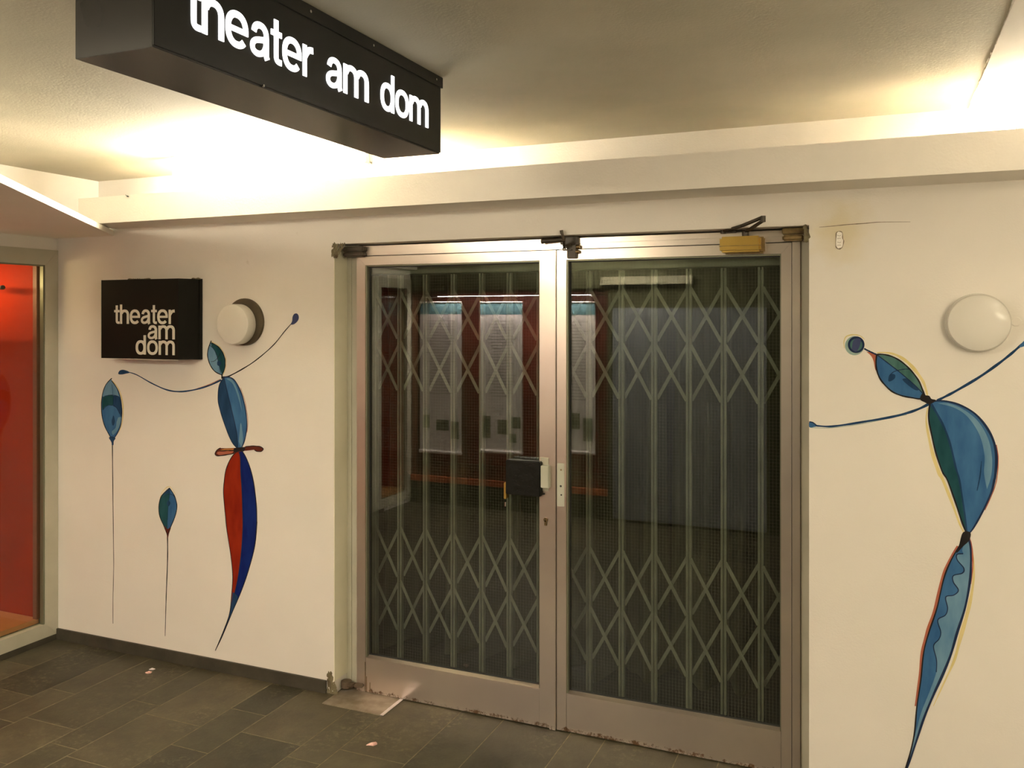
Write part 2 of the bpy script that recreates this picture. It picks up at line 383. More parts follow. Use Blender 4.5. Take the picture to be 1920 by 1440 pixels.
# ------------------------------------------------------------------ walls, ceiling, cove
bm = bmesh.new()
bx(bm, -4.7, OX0, YW, YU, 0, ZB0 + .0)
bx(bm, OX1, XR, YW, YU, 0, ZB0)
bx(bm, OX0, OX1, YW, YU, OZ, ZB0)
bx(bm, -4.7, XR, YU, YU + .12, ZB0 - .12, ZC + .1)
tag(link_mesh('wall_front', bm, 'wall'), kind='structure')
bm = bmesh.new()   # wall with the display window
bx(bm, XL - .1, XL, YR, YW, 2.06, ZC)
bx(bm, XL - .1, XL, YR, YW, -.02, .03)
bx(bm, XL, XL + .075, YR, YU, 2.15, ZC + .05)
tag(link_mesh('wall_left', bm, 'wall'), kind='structure')
bm = bmesh.new(); bx(bm, XR, XR + .1, YR, 3.7, 0, ZC)
tag(link_mesh('wall_right', bm, 'wall'), kind='structure')
bm = bmesh.new()
bx(bm, -4.7, .294, YR - .5, 3.6, ZC, ZC + .1, mi=0)
bx(bm, .294, XR + .1, YR - .5, 3.6, ZC - .004, ZC + .1, mi=1)
# ragged paint edge at the seam
y = 1.0
while y < 3.45:
    l = .01 + random.random() * .05
    if random.random() < .55: bx(bm, .294 - random.random() * .004, .296, y, y + l, ZC - .0035, ZC + .01, mi=1)
    y += l
tag(link_mesh('ceiling', bm, ['ceiling', 'ceiling2']), kind='structure')
bm = bmesh.new()   # cove: bottom slab, front lip, left end
bx(bm, -3.593, XR, YB, YU, ZB0, ZB0 + .018)
bx(bm, -3.593, XR, YB, YB + .02, ZB0 + .018, ZB1)
bx(bm, -3.593, -3.573, YB + .02, YU, ZB0 + .018, ZB1)
tag(link_mesh('trim_1', bm, 'plaster'), kind='structure')
bm = bmesh.new()   # angled shelf in the corner above the display window
prism(bm, [(XL, YU), (-3.62, YU), (-3.614, YW), (-2.07, 1.27), (-2.07, .85), (XL, .85)], 2.124, 2.150, 'z')
tag(link_mesh('trim_2', bm, 'plaster'), kind='structure')
# skirtings
bm = bmesh.new(); bx(bm, XL + .0, OX0 - .037, YW - .012, YW, 0, .058, .0015); bx(bm, OX1 + .02, XR, YW - .012, YW, 0, .058, .0015)
tag(link_mesh('baseboard_front', bm, 'stone'), kind='structure')
bm = bmesh.new(); bx(bm, XL, XL + .010, .2, YW - .012, 0, .031)
tag(link_mesh('baseboard_left', bm, 'stone'), kind='structure')
# wall seams and crack
def wall_line(name, pts, wd, label, cat):
    P = [(PY(u, v, YW).x, PY(u, v, YW).z) for u, v in pts]
    bm = bmesh.new(); ribbon(bm, catmull(P, 6), lambda t: wd * (.35 + .65 * math.sin(PI * min(max(t, .02), .98))), lambda p, d: Vector((p[0], YW - d, p[1])), 0, .0006)
    return tag(link_mesh(name, bm, 'crack'), label, cat)
wall_line('wall_crack', [(1536, 426), (1560, 424), (1590, 421), (1620, 419), (1650, 416.5), (1707, 416)], .0030, 'thin brown horizontal hairline crack in the white wall right of the door head', 'crack')
# chipped hole under the stain
bm = bmesh.new()
P = [PY(u, v, YW) for u, v in [(1568, 437), (1572, 434), (1579, 436), (1580, 447), (1582, 452), (1579, 464), (1571, 466), (1567, 460)]]
prism(bm, [(p.x, p.z) for p in P], YW - .0015, YW, 'y')
o = tag(link_mesh('filler_patch', bm, 'plaster'), 'small rough oval plaster patch in the yellow stain right of the door', 'wall patch')
bm = bmesh.new(); Q = [((p.x), (p.z)) for p in P]
ribbon(bm, catmull(Q + [Q[0]], 4), lambda t: .0025 + .001 * math.sin(40 * t), lambda p, d: Vector((p[0], YW - d, p[1])), .0015, .0022)
for k in range(5):
    z = P[0].z - .008 - k * .012
    ribbon(bm, [(P[0].x + .003, z), (P[0].x + .012, z - .003 + .004 * (k % 2)), (P[2].x - .004, z)], lambda t: .0012, lambda p, d: Vector((p[0], YW - d, p[1])), .0015, .0022)
link_mesh('chipped_edge', bm, 'crack', o)

# interior room behind the door
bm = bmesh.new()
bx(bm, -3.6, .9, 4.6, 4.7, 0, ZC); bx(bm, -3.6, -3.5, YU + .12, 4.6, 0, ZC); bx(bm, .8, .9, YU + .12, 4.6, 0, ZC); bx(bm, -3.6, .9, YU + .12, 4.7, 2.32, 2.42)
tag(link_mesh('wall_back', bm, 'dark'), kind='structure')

# ------------------------------------------------------------------ door frame (fixed)
bm = bmesh.new()
yf0, yf1 = 3.392, 3.46
bx(bm, OX0, -2.200, yf0 - .000, yf1, 0, OZ, 0)              # left post
bx(bm, -2.252, -2.240, yf0 - .006, yf1, 0, OZ - .004, .001)  # rib on the post
tag(link_mesh('trim_3', bm, 'alu2'), kind='structure')
bm = bmesh.new(); bx(bm, OX0, OX0 + .0035, YW + .001, yf0, .06, OZ - .012)
tag(link_mesh('trim_4', bm, 'jamb'), kind='structure')
bm = bmesh.new()
bx(bm, OX0 + .004, OX1, YD + .004, yf1, 1.985, 2.029, .001)
bx(bm, -1.24, -.25, YD - .002, yf1, 2.007, 2.0275, .001)
bx(bm, -.297, -.268, YD + .002, yf1, 0, 1.984, .001)
tag(link_mesh('trim_5', bm, 'alu'), kind='structure')
bm = bmesh.new(); bx(bm, -.267, OX1, YD + .012, yf1, 0, 2.0, .001)
tag(link_mesh('trim_6', bm, 'alu2'), kind='structure')

# ------------------------------------------------------------------ door leaves
ZT, ZGT, ZGB, ZF = 1.981, 1.941, .156, .004
def door_leaf(name, xl, xgl, xgr, xr, label, glassm):
    root = empty(name, (xl, YD, 0), label=label, cat='door', kind='structure')
    root['category'] = 'door'
    y0, y1 = YD, YD + .05
    st = []
    # stiles and rails with mitred top corners
    g_ = .0006
    bm = bmesh.new(); prism(bm, [(xl, ZF), (xgl, ZF), (xgl, ZGT), (xl, ZT)], y0, y1, 'y'); link_mesh('stile', bm, 'alu', root)
    bm = bmesh.new(); prism(bm, [(xgr, ZF), (xr, ZF), (xr, ZT), (xgr, ZGT)], y0, y1, 'y'); link_mesh('stile', bm, 'alu', root)
    bm = bmesh.new(); prism(bm, [(xl + g_, ZT), (xgl + g_ * .6, ZGT), (xgr - g_ * .6, ZGT), (xr - g_, ZT)], y0 + .0005, y1, 'y'); link_mesh('top_rail', bm, 'alu', root)
    box('bottom_rail', xgl + .0008, xgr - .0008, y0 + .0008, y1, ZF, ZGB, 'alu', root, bev=.001)
    # glazing beads round the pane
    bm = bmesh.new()
    bx(bm, xgl, xgl + .007, YD + .004, YG, ZGB, ZGT - .001); bx(bm, xgr - .004, xgr, YD + .004, YG, ZGB, ZGT - .001)
    bx(bm, xgl, xgr, YD + .006, YG, ZGT - .006, ZGT - .001)
    link_mesh('glazing_bead', bm, 'bead', root)
    bm = bmesh.new(); prism(bm, [(YD + .001, ZGB - .001), (YD + .001, ZGB + .003), (YG - .002, ZGB + .011), (YG - .002, ZGB - .001)], xgl + .001, xgr - .001, 'x')
    link_mesh('sill_bead', bm, 'alu', root)
    bm = bmesh.new(); bx(bm, xgl + .007, xgl + .011, YG - .003, YG + .008, ZGB + .01, ZGT - .006); bx(bm, xgr - .007, xgr - .004, YG - .003, YG + .008, ZGB + .01, ZGT - .006)
    bx(bm, xgl + .007, xgr - .004, YG - .003, YG + .008, ZGB + .0105, ZGB + .015); bx(bm, xgl + .007, xgr - .004, YG - .003, YG + .008, ZGT - .010, ZGT - .006)
    link_mesh('rubber_seal', bm, 'seal', root)
    box('pane', xgl + .002, xgr - .002, YG, YG + .006, ZGB - .01, ZGT + .01, glassm, root)
    bm = bmesh.new(); bx(bm, xl + .004, xr - .004, YD + .012, YD + .03, .0005, ZF + .004); link_mesh('brush_strip', bm, 'seal', root)
    return root
dl = door_leaf('door_1', -2.194, -2.148, -1.2995, -1.2275, 'left aluminium glazed door leaf with the taped lock', 'wired')
dr_ = door_leaf('door_2', -1.2235, -1.1825, -.3355, -.2985, 'right aluminium glazed door leaf under the brass door closer', 'wired')
# overlapping strip on the meeting stile of the left leaf
bm = bmesh.new(); bx(bm, -1.256, -1.2290, YD - .003, YD + .002, -.0, ZT - .001, .0008); link_mesh('astragal_strip', bm, 'alu', dl)
box('seam', -1.2288, -1.2232, YD + .015, YD + .03, .001, ZT + .004, 'seal', dr_)
# rust streaks near the pivot
bm = bmesh.new()
for x, z1 in ((-2.143, .075), (-2.125, .05), (-2.150, .14)):
    bx(bm, x, x + .0025, YD - .0006, YD + .001, ZF, z1)
link_mesh('rust_streak', bm, 'brassd', dl)
# small fittings on the meeting stiles
def hole(name, u, v, r, parent, m='seal', y=YD - .003):
    p = PY(u, v, y); bm = bmesh.new(); cyl(bm, (p.x, y - .0008, p.z), (p.x, y + .002, p.z), r, 16); return link_mesh(name, bm, m, parent)
hole('screw_hole', 1020, 926, .0035, dl)
hole('screw_hole', 1052, 881, .0035, dr_, 'brassd', YD)
hole('screw_hole', 1051.5, 911.5, .0045, dr_, y=YD)
hole('screw_hole', 1052.5, 928, .0035, dr_, y=YD)
p = PY(1023.5, 976, YD)
bm = bmesh.new(); cyl(bm, (p.x, YD - .006, p.z + .004), (p.x, YD, p.z + .004), .0085, 20); bx(bm, p.x - .0048, p.x + .0048, YD - .006, YD, p.z - .020, p.z + .002, .001)
kc = link_mesh('lock_cylinder', bm, 'brassd', dl, True)
bm = bmesh.new(); bx(bm, p.x - .0008, p.x + .0008, YD - .0068, YD - .005, p.z, p.z + .009); link_mesh('key_slot', bm, 'seal', kc)
# cleaned rectangle where a plate was
a, b = PY(1044.5, 868, YD), PY(1058, 950, YD)
bm = bmesh.new(); bx(bm, a.x, b.x, YD - .0004, YD + .001, b.z, a.z); link_mesh('plate_mark', bm, 'grille', dr_)
# taped lock box and pale letter plate
a, b = PY(948, 862, YD - .03), PY(1013, 932, YD - .03)
bm = bmesh.new(); bx(bm, a.x, b.x, YD - .032, YD + .018, b.z, a.z, .004, 2)
lb = link_mesh('lock_box', bm, 'tape', dl, True); lb['label'] = 'black taped lock box over the glass'
bm = bmesh.new(); random.seed(3)
for k in range(26):
    x = a.x + .01 + random.random() * (b.x - a.x - .04); z = b.z + .01 + random.random() * (a.z - b.z - .02); l = .006 + random.random() * .02; s = (random.random() - .35) * .012
    ribbon(bm, catmull([(x, z), (x + l * .5, z + s * .5 + .002), (x + l, z + s)], 3), lambda t: .0022 * math.sin(PI * (t * .9 + .05)), lambda p, d: Vector((p[0], YD - .032 - d, p[1])), -.001, .0014)
link_mesh('tape_crease', bm, 'tape', lb)
a, b = PY(1013, 873, YD - .03), PY(1029, 916, YD - .03)
lp = box('handle_block', a.x + .001, b.x - .002, YD - .030, YD - .0005, b.z, a.z, 'grille', dl, bev=.002)
lp['label'] = 'pale grey handle block'
a2, b2 = PY(1014, 857, YD), PY(1029, 925, YD)
box('handle_backplate', a2.x, b2.x, YD - .004, YD, b2.z + .01, a2.z, 'alu2', dl, bev=.001)
a, b = PY(944, 905, 3.35), PY(948.5, 936, 3.35)
bt = box('lock_tongue', a.x, b.x, YD - .008, YD + .02, b.z, a.z, 'brass', dl, bev=.002)
a = PY(949, 945, YD); bm = bmesh.new(); cyl(bm, (a.x, YD - .008, a.z + .010), (a.x, YD - .008, a.z - .008), .0035, 12); link_mesh('lock_pin', bm, 'chrome', dl)

# door closer on the right leaf
a, b = PY(1349, 444, YD - .055), PY(1426, 471.5, YD - .055)
bm = bmesh.new(); bx(bm, a.x, b.x, YD - .058, YD + .001, b.z, a.z, .008, 4)
dc = link_mesh('door_closer', bm, 'brass', dr_, True); dc['label'] = 'brass coloured door closer body'
bm = bmesh.new(); zc_ = (a.z + b.z) / 2 - .006
bx(bm, a.x - .0012, b.x + .0012, YD - .0592, YD - .001, zc_ - .001, zc_ + .001, 0)
link_mesh('closer_groove', bm, 'brassd', dc)
bm = bmesh.new(); bx(bm, a.x + .01, b.x + .012, YD - .030, YD + .001, b.z - .004, a.z - .002, .006, 3); link_mesh('closer_shoe', bm, 'brassd', dc, True)
def arm(bm, pts, wd, hh):
    P = [Vector(p) for p in pts]
    for p, q in zip(P, P[1:]):
        d = q - p; L_ = d.length; qq = d.to_track_quat('X', 'Z'); c = (p + q) / 2
        gverts = bmesh.ops.create_cube(bm, size=1)['verts']
        for v in gverts: v.co = c + qq @ Vector((v.co.x * L_, v.co.y * wd, v.co.z * hh))
        es = list(set(e for v in gverts for e in v.link_edges)); bmesh.ops.bevel(bm, geom=es, offset=min(wd, hh) * .25, segments=2, affect='EDGES')
sp_ = PY(1398, 438, YD - .03)                       # spindle
el = PY(1431, 407, 3.13); el2 = PY(1431, 413.5, 3.13); sh = PY(1356, 434, YD - .012)
bm = bmesh.new(); cyl(bm, (sp_.x, sp_.y, a.z - .002), (sp_.x, sp_.y, sp_.z + .012), .013, 20); arm(bm, [(sp_.x, sp_.y, sp_.z + .006), el2], .016, .007)
cyl(bm, el2 - Vector((0, 0, .005)), el + Vector((0, 0, .004)), .0085, 16)
link_mesh('closer_arm', bm, 'iron', dc, True)
bm = bmesh.new(); arm(bm, [el, PY(1392, 423, 3.24), sh], .012, .006)
cyl(bm, sh - Vector((0, 0, .008)), sh + Vector((0, 0, .008)), .010, 16)
arm(bm, [sh + Vector((-.012, 0, -.003)), sh + Vector((.05, .004, -.004))], .014, .006)
link_mesh('closer_forearm', bm, 'iron', dc, True)
# top pivots
def pivot(parent, u0, u1, v0, v1, m, m2, label):
    a, b = PY(u0, v0, YD - .03), PY(u1, v1, YD - .03); zm = (a.z + b.z) / 2
    bm = bmesh.new(); bx(bm, a.x, b.x, YD - .032, YD + .02, zm + .0015, a.z, .0035, 3); r = link_mesh('pivot_hinge', bm, m2, parent, True)
    bm = bmesh.new(); bx(bm, a.x + .001, b.x - .002, YD - .035, YD + .02, b.z, zm - .001, .006, 3); link_mesh('hinge_knuckle', bm, m, r, True)
    r['label'] = label; return r
pivot(dr_, 1466, 1508, 428, 450.5, 'brassd', 'brassd', 'brass top pivot hinge')
pivot(dl, 643, 681, 463, 481, 'iron', 'iron', 'dark corroded top pivot hinge')
# dark bolt holder over the meeting stiles
hz = PY(1040, 451, YD - .02)
root = empty('door_holder', hz, 'dark bronze hold-open bolt above the meeting door stiles', 'door hardware')
p0, p1 = PY(1017, 452, YD - .018), PY(1058, 449, YD - .018)
bm = bmesh.new(); cyl(bm, p0, p1, .0095, 18); cyl(bm, p0 + Vector((-.003, 0, 0)), p0 + Vector((.004, 0, 0)), .0115, 18); link_mesh('bolt_barrel', bm, 'iron', root, True)
a, b = PY(1052, 440, YD - .012), PY(1084, 458, YD - .012)
box('mounting_block', a.x, b.x, YD - .020, YD + .002, b.z, a.z, 'iron', root, bev=.002)
bm = bmesh.new(); arm(bm, [PY(1052.5, 433, 3.272), PY(1057, 449, 3.28), PY(1058, 464, 3.33)], .010, .010)
cyl(bm, PY(1052.5, 431.5, 3.272), PY(1053.5, 438, 3.274), .0065, 12)
arm(bm, [PY(1056, 461, YD - .024), PY(1070, 460, YD - .024)], .006, .016); arm(bm, [PY(1055, 469, YD - .024), PY(1072, 468, YD - .024)], .006, .006)
link_mesh('release_lever', bm, 'iron', root, True)
a, b = PY(1063, 455, YD - .015), PY(1080, 484, YD - .015)
box('keeper_plate', a.x, b.x, YD - .016, YD - .0005, b.z, a.z, 'iron', root, bev=.002)
bm = bmesh.new(); p = PY(1081, 463, YD - .01); cyl(bm, p, p + Vector((.014, 0, 0)), .008, 16); p = PY(1080, 472, YD - .01); cyl(bm, p, p + Vector((.014, 0, 0)), .007, 16)
link_mesh('roller', bm, 'brassd', root, True)
box('latch_face', PY(1056.5, 463, YD).x, PY(1067, 463, YD).x, YD - .032, YD - .02, PY(1060, 466.5, YD - .03).z, PY(1060, 462, YD - .03).z, 'chrome', root, bev=.0005)
# bottom pivot arm of left leaf
p = PY(652, 1289, 3.365)
bm = bmesh.new(); cyl(bm, (p.x, 3.355, .012), (p.x, 3.355, .040), .024, 24); arm(bm, [(p.x, 3.355, .030), (p.x + .05, 3.345, .032), (p.x + .09, 3.36, .034)], .032, .014)
bv = link_mesh('bottom_pivot', bm, 'pivotrust', dl, True); bv['label'] = 'rusty bottom pivot arm'
# metal floor plate of the floor spring
f0, f1, f2 = PZ(625, 1314, .003), PZ(718, 1342, .003), PZ(755, 1312, .003)
root = empty('floor_spring_plate', (f1.x, YD - .05, 0), 'worn steel floor spring cover plate at the left door corner', 'floor plate')
bm = bmesh.new(); bx(bm, -2.262, -1.966, f1.y, YD + .02, 0, .003); link_mesh('cover', bm, 'steel', root)
bm = bmesh.new(); bx(bm, -1.966, -1.948, f1.y - .003, YD + .0, 0, .005, .001); link_mesh('edge_strip', bm, 'chrome', root)
# crumbling plaster at the door jamb foot and head
def crumbs(name, u0, u1, v0, v1, n, label, seed, up=False, yy=None):
    random.seed(seed); bm = bmesh.new()
    for k in range(n):
        t = random.random(); u = u0 + (u1 - u0) * random.random() * (.35 + .65 * (1 - t if up else t)); v = v0 + (v1 - v0) * t
        p = PY(u, v, YW if yy is None else yy); r = .0012 + random.random() * .0042
        gv = bmesh.ops.create_icosphere(bm, subdivisions=1, radius=r)['verts']
        for q in gv: q.co = Vector((q.co.x * (.5 + random.random()), q.co.y * .35, q.co.z * (1.0 + random.random() * 2.4))) + p
    return tag(link_mesh(name, bm, 'rust'), label, 'plaster damage', kind='stuff')
crumbs('crumbled_plaster', 614, 634, 1262, 1301, 210, 'flaking brown crumbled plaster at the foot of the left door jamb', 5)
crumbs('chipped_plaster', 622, 648, 457, 482, 90, 'chipped grey plaster at the upper left corner of the door opening', 6, up=True)
crumbs('cracked_plaster', 1508, 1519, 421, 452, 40, 'broken dark plaster edge at the upper right corner of the door opening', 8)

# ------------------------------------------------------------------ folding gates behind the glass
YS = 3.5
def fgate(name, xs, x_edge, label):
    root = empty(name, (xs[0], YS, 0), label, 'gate', 'folding lattice gates behind the doors')
    for x in xs:
        bm = bmesh.new()
        bx(bm, x - .011, x - .003, YS - .011, YS + .011, .012, 1.90); bx(bm, x + .003, x + .011, YS - .011, YS + .011, .012, 1.90); bx(bm, x - .003, x + .003, YS - .003, YS + .003, .02, 1.89)
        u = link_mesh('upright', bm, 'gate', root)
    allx = ([x_edge[0]] if x_edge[0] is not None else []) + list(xs) + ([x_edge[1]] if x_edge[1] is not None else [])
    rows = [(1.823, 1.607), (1.595, 1.368), (.735, .503), (.487, .258)]
    for xa, xb in zip(allx, allx[1:]):
        for zt, zb in rows:
            for k in (0, 1):
                p = Vector((xa + .008, YS - .014 if k else YS + .014, zt if k else zb)); q = Vector((xb - .008, p.y, zb if k else zt))
                bm = bmesh.new(); arm(bm, [p, q], .0155, .003) if False else None
                d = q - p; L_ = d.length; ang = math.atan2(d.z, d.x); c = (p + q) / 2
                gv = bmesh.ops.create_cube(bm, size=1)['verts']
                R = Matrix.Rotation(-ang, 3, 'Y')
                for v in gv: v.co = c + R @ Vector((v.co.x * L_, v.co.y * .003, v.co.z * .0138))
                link_mesh('lattice_strip', bm, 'gate', root)
    return root
g1 = fgate('folding_gate', [-2.182, -2.046, -1.911, -1.769, -1.628, -1.494, -1.353], (None, None), 'folding steel lattice gate behind the left door pane')
g2 = fgate('folding_gate', [-1.27, -1.129, -.987, -.849, -.706, -.568, -.425], (None, -.286), 'folding steel lattice gate behind the right door pane')
bm = bmesh.new(); bx(bm, OX0 + .005, OX1 - .005, 3.465, 3.56, 1.905, 2.03, .002); tag(link_mesh('gate_track', bm, 'gate'), 'grey steel overhead track carrying both folding gates', 'gate track')
bm = bmesh.new(); bx(bm, OX0 + .005, OX1 - .005, 3.47, 3.53, 0, .012, .002); tag(link_mesh('floor_track', bm, 'gate'), 'low floor rail under the folding gates', 'floor rail')

# ------------------------------------------------------------------ curtains in the dark foyer
def curtain(x0, x1, y, z0, z1, amp, wl, seed, label, slant=0):
    rnd = random.Random(seed); n = int((x1 - x0) / .006); nz = 14
    ph = [rnd.random() * 6.28 for _ in range(4)]; bm = bmesh.new(); front = []; back = []
    for k in range(nz + 1):
        z = z0 + (z1 - z0) * k / nz; fr_ = 1 - k / nz; rowf = []; rowb = []
        for i in range(n + 1):
            s = i / n; xx = x0 + (x1 - x0) * s - slant * fr_ * (1 - s)
            q = xx + .012 * math.sin(3 * z + ph[3])
            off = amp * (math.sin(2 * PI * q / wl + ph[0]) + .5 * math.sin(2 * PI * q / (wl * .61) + ph[1]) + .35 * math.sin(2 * PI * q / (wl * 1.9) + ph[2])) * (.7 + .5 * fr_)
            rowf.append(bm.verts.new((xx, y + off, z))); rowb.append(bm.verts.new((xx, y + off + .003, z)))
        front.append(rowf); back.append(rowb)
    for k in range(nz):
        for i in range(n):
            bm.faces.new([front[k][i], front[k][i + 1], front[k + 1][i + 1], front[k + 1][i]])
            bm.faces.new([back[k][i], back[k + 1][i], back[k + 1][i + 1], back[k][i + 1]])
    root = empty('curtain', ((x0 + x1) / 2, y, z0), label, 'curtain', 'long olive curtains inside the doors')
    link_mesh('drape', bm, 'curtain', root, True)
    return root
cx = lambda u, Y=3.9: PY(u, 600, Y).x
curtain(cx(700), cx(1020), 3.9, .04, 2.3, .07, .17, 1, 'long olive pleated curtain hanging behind the left door pane')
curtain(cx(1052), cx(1244), 3.9, .05, 2.3, .07, .19, 2, 'long olive pleated curtain behind the left half of the right pane')
curtain(cx(1268), cx(1440), 3.9, .07, 2.3, .06, .21, 4, 'long olive curtain behind the right half of the right pane, beside the black gap', slant=.05)

# ------------------------------------------------------------------ display window in the left wall
def display_window(name, ya, yb):
    win = empty(name, (XL, (ya + yb) / 2, .03), kind='structure')
    x0, x1 = XL - .03, XL + .010; w_ = .075
    bm = bmesh.new(); prism(bm, [(yb - w_, .101), (yb, .031), (yb, 2.06), (yb - w_, 1.979)], x0, x1, 'x'); link_mesh('frame_post', bm, 'alu2', win)
    bm = bmesh.new(); prism(bm, [(ya, 2.06), (ya + w_, 1.979), (yb - w_ - .0006, 1.979), (yb - .0006, 2.06)], x0, x1 - .0005, 'x'); link_mesh('frame_head', bm, 'alu2', win)
    bm = bmesh.new(); prism(bm, [(ya, .031), (yb - .0006, .031), (yb - w_ - .0006, .101), (ya + w_, .101)], x0, x1 - .0005, 'x'); link_mesh('frame_sill', bm, 'alu2', win)
    bm = bmesh.new(); prism(bm, [(ya, .032), (ya + w_, .102), (ya + w_, 1.978), (ya, 2.059)], x0, x1, 'x'); link_mesh('frame_post', bm, 'alu2', win)
    bm = bmesh.new(); bx(bm, XL - .02, XL + .004, yb - w_ - .010, yb - w_, .101, 1.979); bx(bm, XL - .02, XL + .004, ya + w_, yb - w_ - .010, 1.972, 1.979); link_mesh('glazing_bead', bm, 'bead', win)
    box('pane', XL - .022, XL - .016, ya + w_, yb - w_, .101, 1.979, 'glass', win)
    return win
win = display_window('window_1', .32, 3.289)
bm = bmesh.new(); bx(bm, XL + .0005, XL + .004, 3.2892, 3.2899, .06, 2.06)
link_mesh('sealant_gap', bm, 'seal', win)
display_window('window_2', YR, .318)
croot = root = empty('display_case', (-4.4, 2.6, .1), 'lit red display case behind the left window with an orange floor', 'display case')
box('end_panel', -4.75, XL - .05, 3.218, 3.235, .125, 2.0, 'red', root)
box('back_panel', -4.76, -4.745, YR, 3.217, .1, 2.0, 'red', root)
box('case_floor', -4.744, XL - .045, YR + .02, 3.217, .10, .125, 'salmon', root)
box('case_top', -4.744, XL - .035, YR + .02, 3.217, 2.0, 2.02, 'red', root)
box('end_panel', -4.744, XL - .05, YR, YR + .02, .125, 2.0, 'red', root)
box('edge_moulding', XL - .062, XL - .034, 3.196, 3.2165, .1255, 1.985, 'moulding', root)
root = empty('display_spotlight', (-4.19, 3.06, 1.86), 'small chrome spotlight inside the red display case', 'spotlight')
c = PY(4, 539, 3.1)
bm = bmesh.new(); cyl(bm, c + Vector((-.14, 0, .012)), c + Vector((-.003, 0, 0)), .010, 20); link_mesh('lamp_stem', bm, 'chrome', root, True)
bm = bmesh.new(); cyl(bm, c + Vector((-.006, 0, 0)), c + Vector((.012, -.004, 0)), .0115, 24); link_mesh('lamp_cap', bm, 'seal', root, True)
box('added_baffle', -4.744, -4.10, 2.86, 3.0, 1.785, 1.80, 'red', croot)  # unseen board added to cut the glow on the end panel off straight
arealight('added_strip_light', (-4.40, 2.90, 1.90), (math.radians(90), 0, 0), .55, .012, .42, (1, .72, .36))  # added line light, thin so the glow ends sharply at the baffle
arealight('display_top_light', (-4.42, 1.6, 1.97), (0, 0, 0), .15, 3.0, 1.5, (1, .72, .36))

# ------------------------------------------------------------------ letters (Helvetica-like bold lower case), unit = x-height
SW = .20
def ring(cx_, cy_, rx, ry, wx, wy, a0=0, a1=360, n=48):
    """ring segment as a closed outline (superellipse)"""
    o_, i_ = [], []
    for k in range(n + 1):
        a = math.radians(a0 + (a1 - a0) * k / n); c_, s_ = math.cos(a), math.sin(a); e = .88
        sx = math.copysign(abs(c_) ** e, c_); sy = math.copysign(abs(s_) ** e, s_)
        o_.append((cx_ + rx * sx, cy_ + ry * sy)); i_.append((cx_ + (rx - wx) * sx, cy_ + (ry - wy) * sy))
    return o_, i_
def strip_raw(bm, A, B, mk, d0, d1):
    n = len(A)
    a0 = [bm.verts.new(mk(p, d0)) for p in A]; a1 = [bm.verts.new(mk(p, d1)) for p in A]; b0 = [bm.verts.new(mk(p, d0)) for p in B]; b1 = [bm.verts.new(mk(p, d1)) for p in B]
    for i in range(n - 1):
        for q in ([a0[i], a0[i + 1], b0[i + 1], b0[i]], [a1[i], b1[i], b1[i + 1], a1[i + 1]], [a0[i], a1[i], a1[i + 1], a0[i + 1]], [b0[i], b0[i + 1], b1[i + 1], b1[i]]): bm.faces.new(q)
    bm.faces.new([a0[0], b0[0], b1[0], a1[0]]); bm.faces.new([a0[-1], a1[-1], b1[-1], b0[-1]])
def glyph(bm, ch, mk, d0, d1):
    _base, layer = strip_raw, [0]
    def strip(bm, A, B, mk, e0, e1):      # overlapping strokes sit a hair apart
        layer[0] += 1; _base(bm, A, B, mk, e0 + .0001, e1 + .00025 * layer[0])
    def rect(x0, x1, z0, z1): strip(bm, [(x0, z0), (x0, z1)], [(x1, z0), (x1, z1)], mk, d0, d1)
    def stroke(pts, w0=SW, w1=None, n=8):
        w1 = w0 if w1 is None else w1
        L, R = ribbon_outline(catmull(pts, n), lambda t: w0 + (w1 - w0) * t); strip(bm, L, R, mk, d0, d1)
    wy = .19
    if ch == 'o': A, B = ring(.47, .5, .47, .515, SW, wy); strip(bm, A, B, mk, d0, d1)
    elif ch == 'd':
        A, B = ring(.44, .5, .44, .515, SW, wy); strip(bm, A, B, mk, d0, d1); rect(.70, .70 + SW, 0, 1.37)
    elif ch in 'hm':
        rect(0, SW, 0, 1.37 if ch == 'h' else .985)
        x = SW
        for k in range(1 if ch == 'h' else 2):
            wd = .62 if ch == 'h' else .60
            xs = x - SW
            A, B = ring(xs + SW * .5 + (wd - SW * .0) / 2 + .02, .62, wd / 2 + SW * .5 - .02, .395, SW, wy, 0, 165, 24); strip(bm, A, B, mk, d0, d1)
            rx = A[0][0]; rect(rx - SW, rx, 0, .63); x = rx
    elif ch == 'r':
        rect(0, SW, 0, .985); stroke([(SW * .55, .60), (.20, .74), (.32, .865), (.52, .895)], .18, .20)
    elif ch == 't':
        stroke([(.235, 1.31), (.235, .9), (.235, .3), (.25, .15), (.33, .09), (.49, .085)], SW, .17)
        rect(.0, .49, .82, .985)
    elif ch == 'e':
        A, B = ring(.46, .5, .46, .515, SW, wy, 0, 318, 44); strip(bm, A, B, mk, d0, d1)
        rect(.12, .915, .42, .575)
    elif ch == 'a':
        A, B = ring(.45, .63, .37, .385, SW, .185, 0, 172, 24); strip(bm, A, B, mk, d0, d1)
        rect(.605, .82, .12, .64); stroke([(.715, .2), (.72, .1), (.765, .0)], SW, .20, 4)
        stroke([(.70, .56), (.50, .515), (.26, .45), (.125, .33), (.13, .17), (.27, .085), (.45, .10), (.60, .19), (.69, .36)], .17, .17)
ADV = {'t': .53, 'h': .89, 'e': .985, 'a': .93, 'r': .62, 'm': 1.48, 'd': .99, 'o': 1.01, ' ': .36}
def word_width(s): return sum(ADV[c] for c in s)

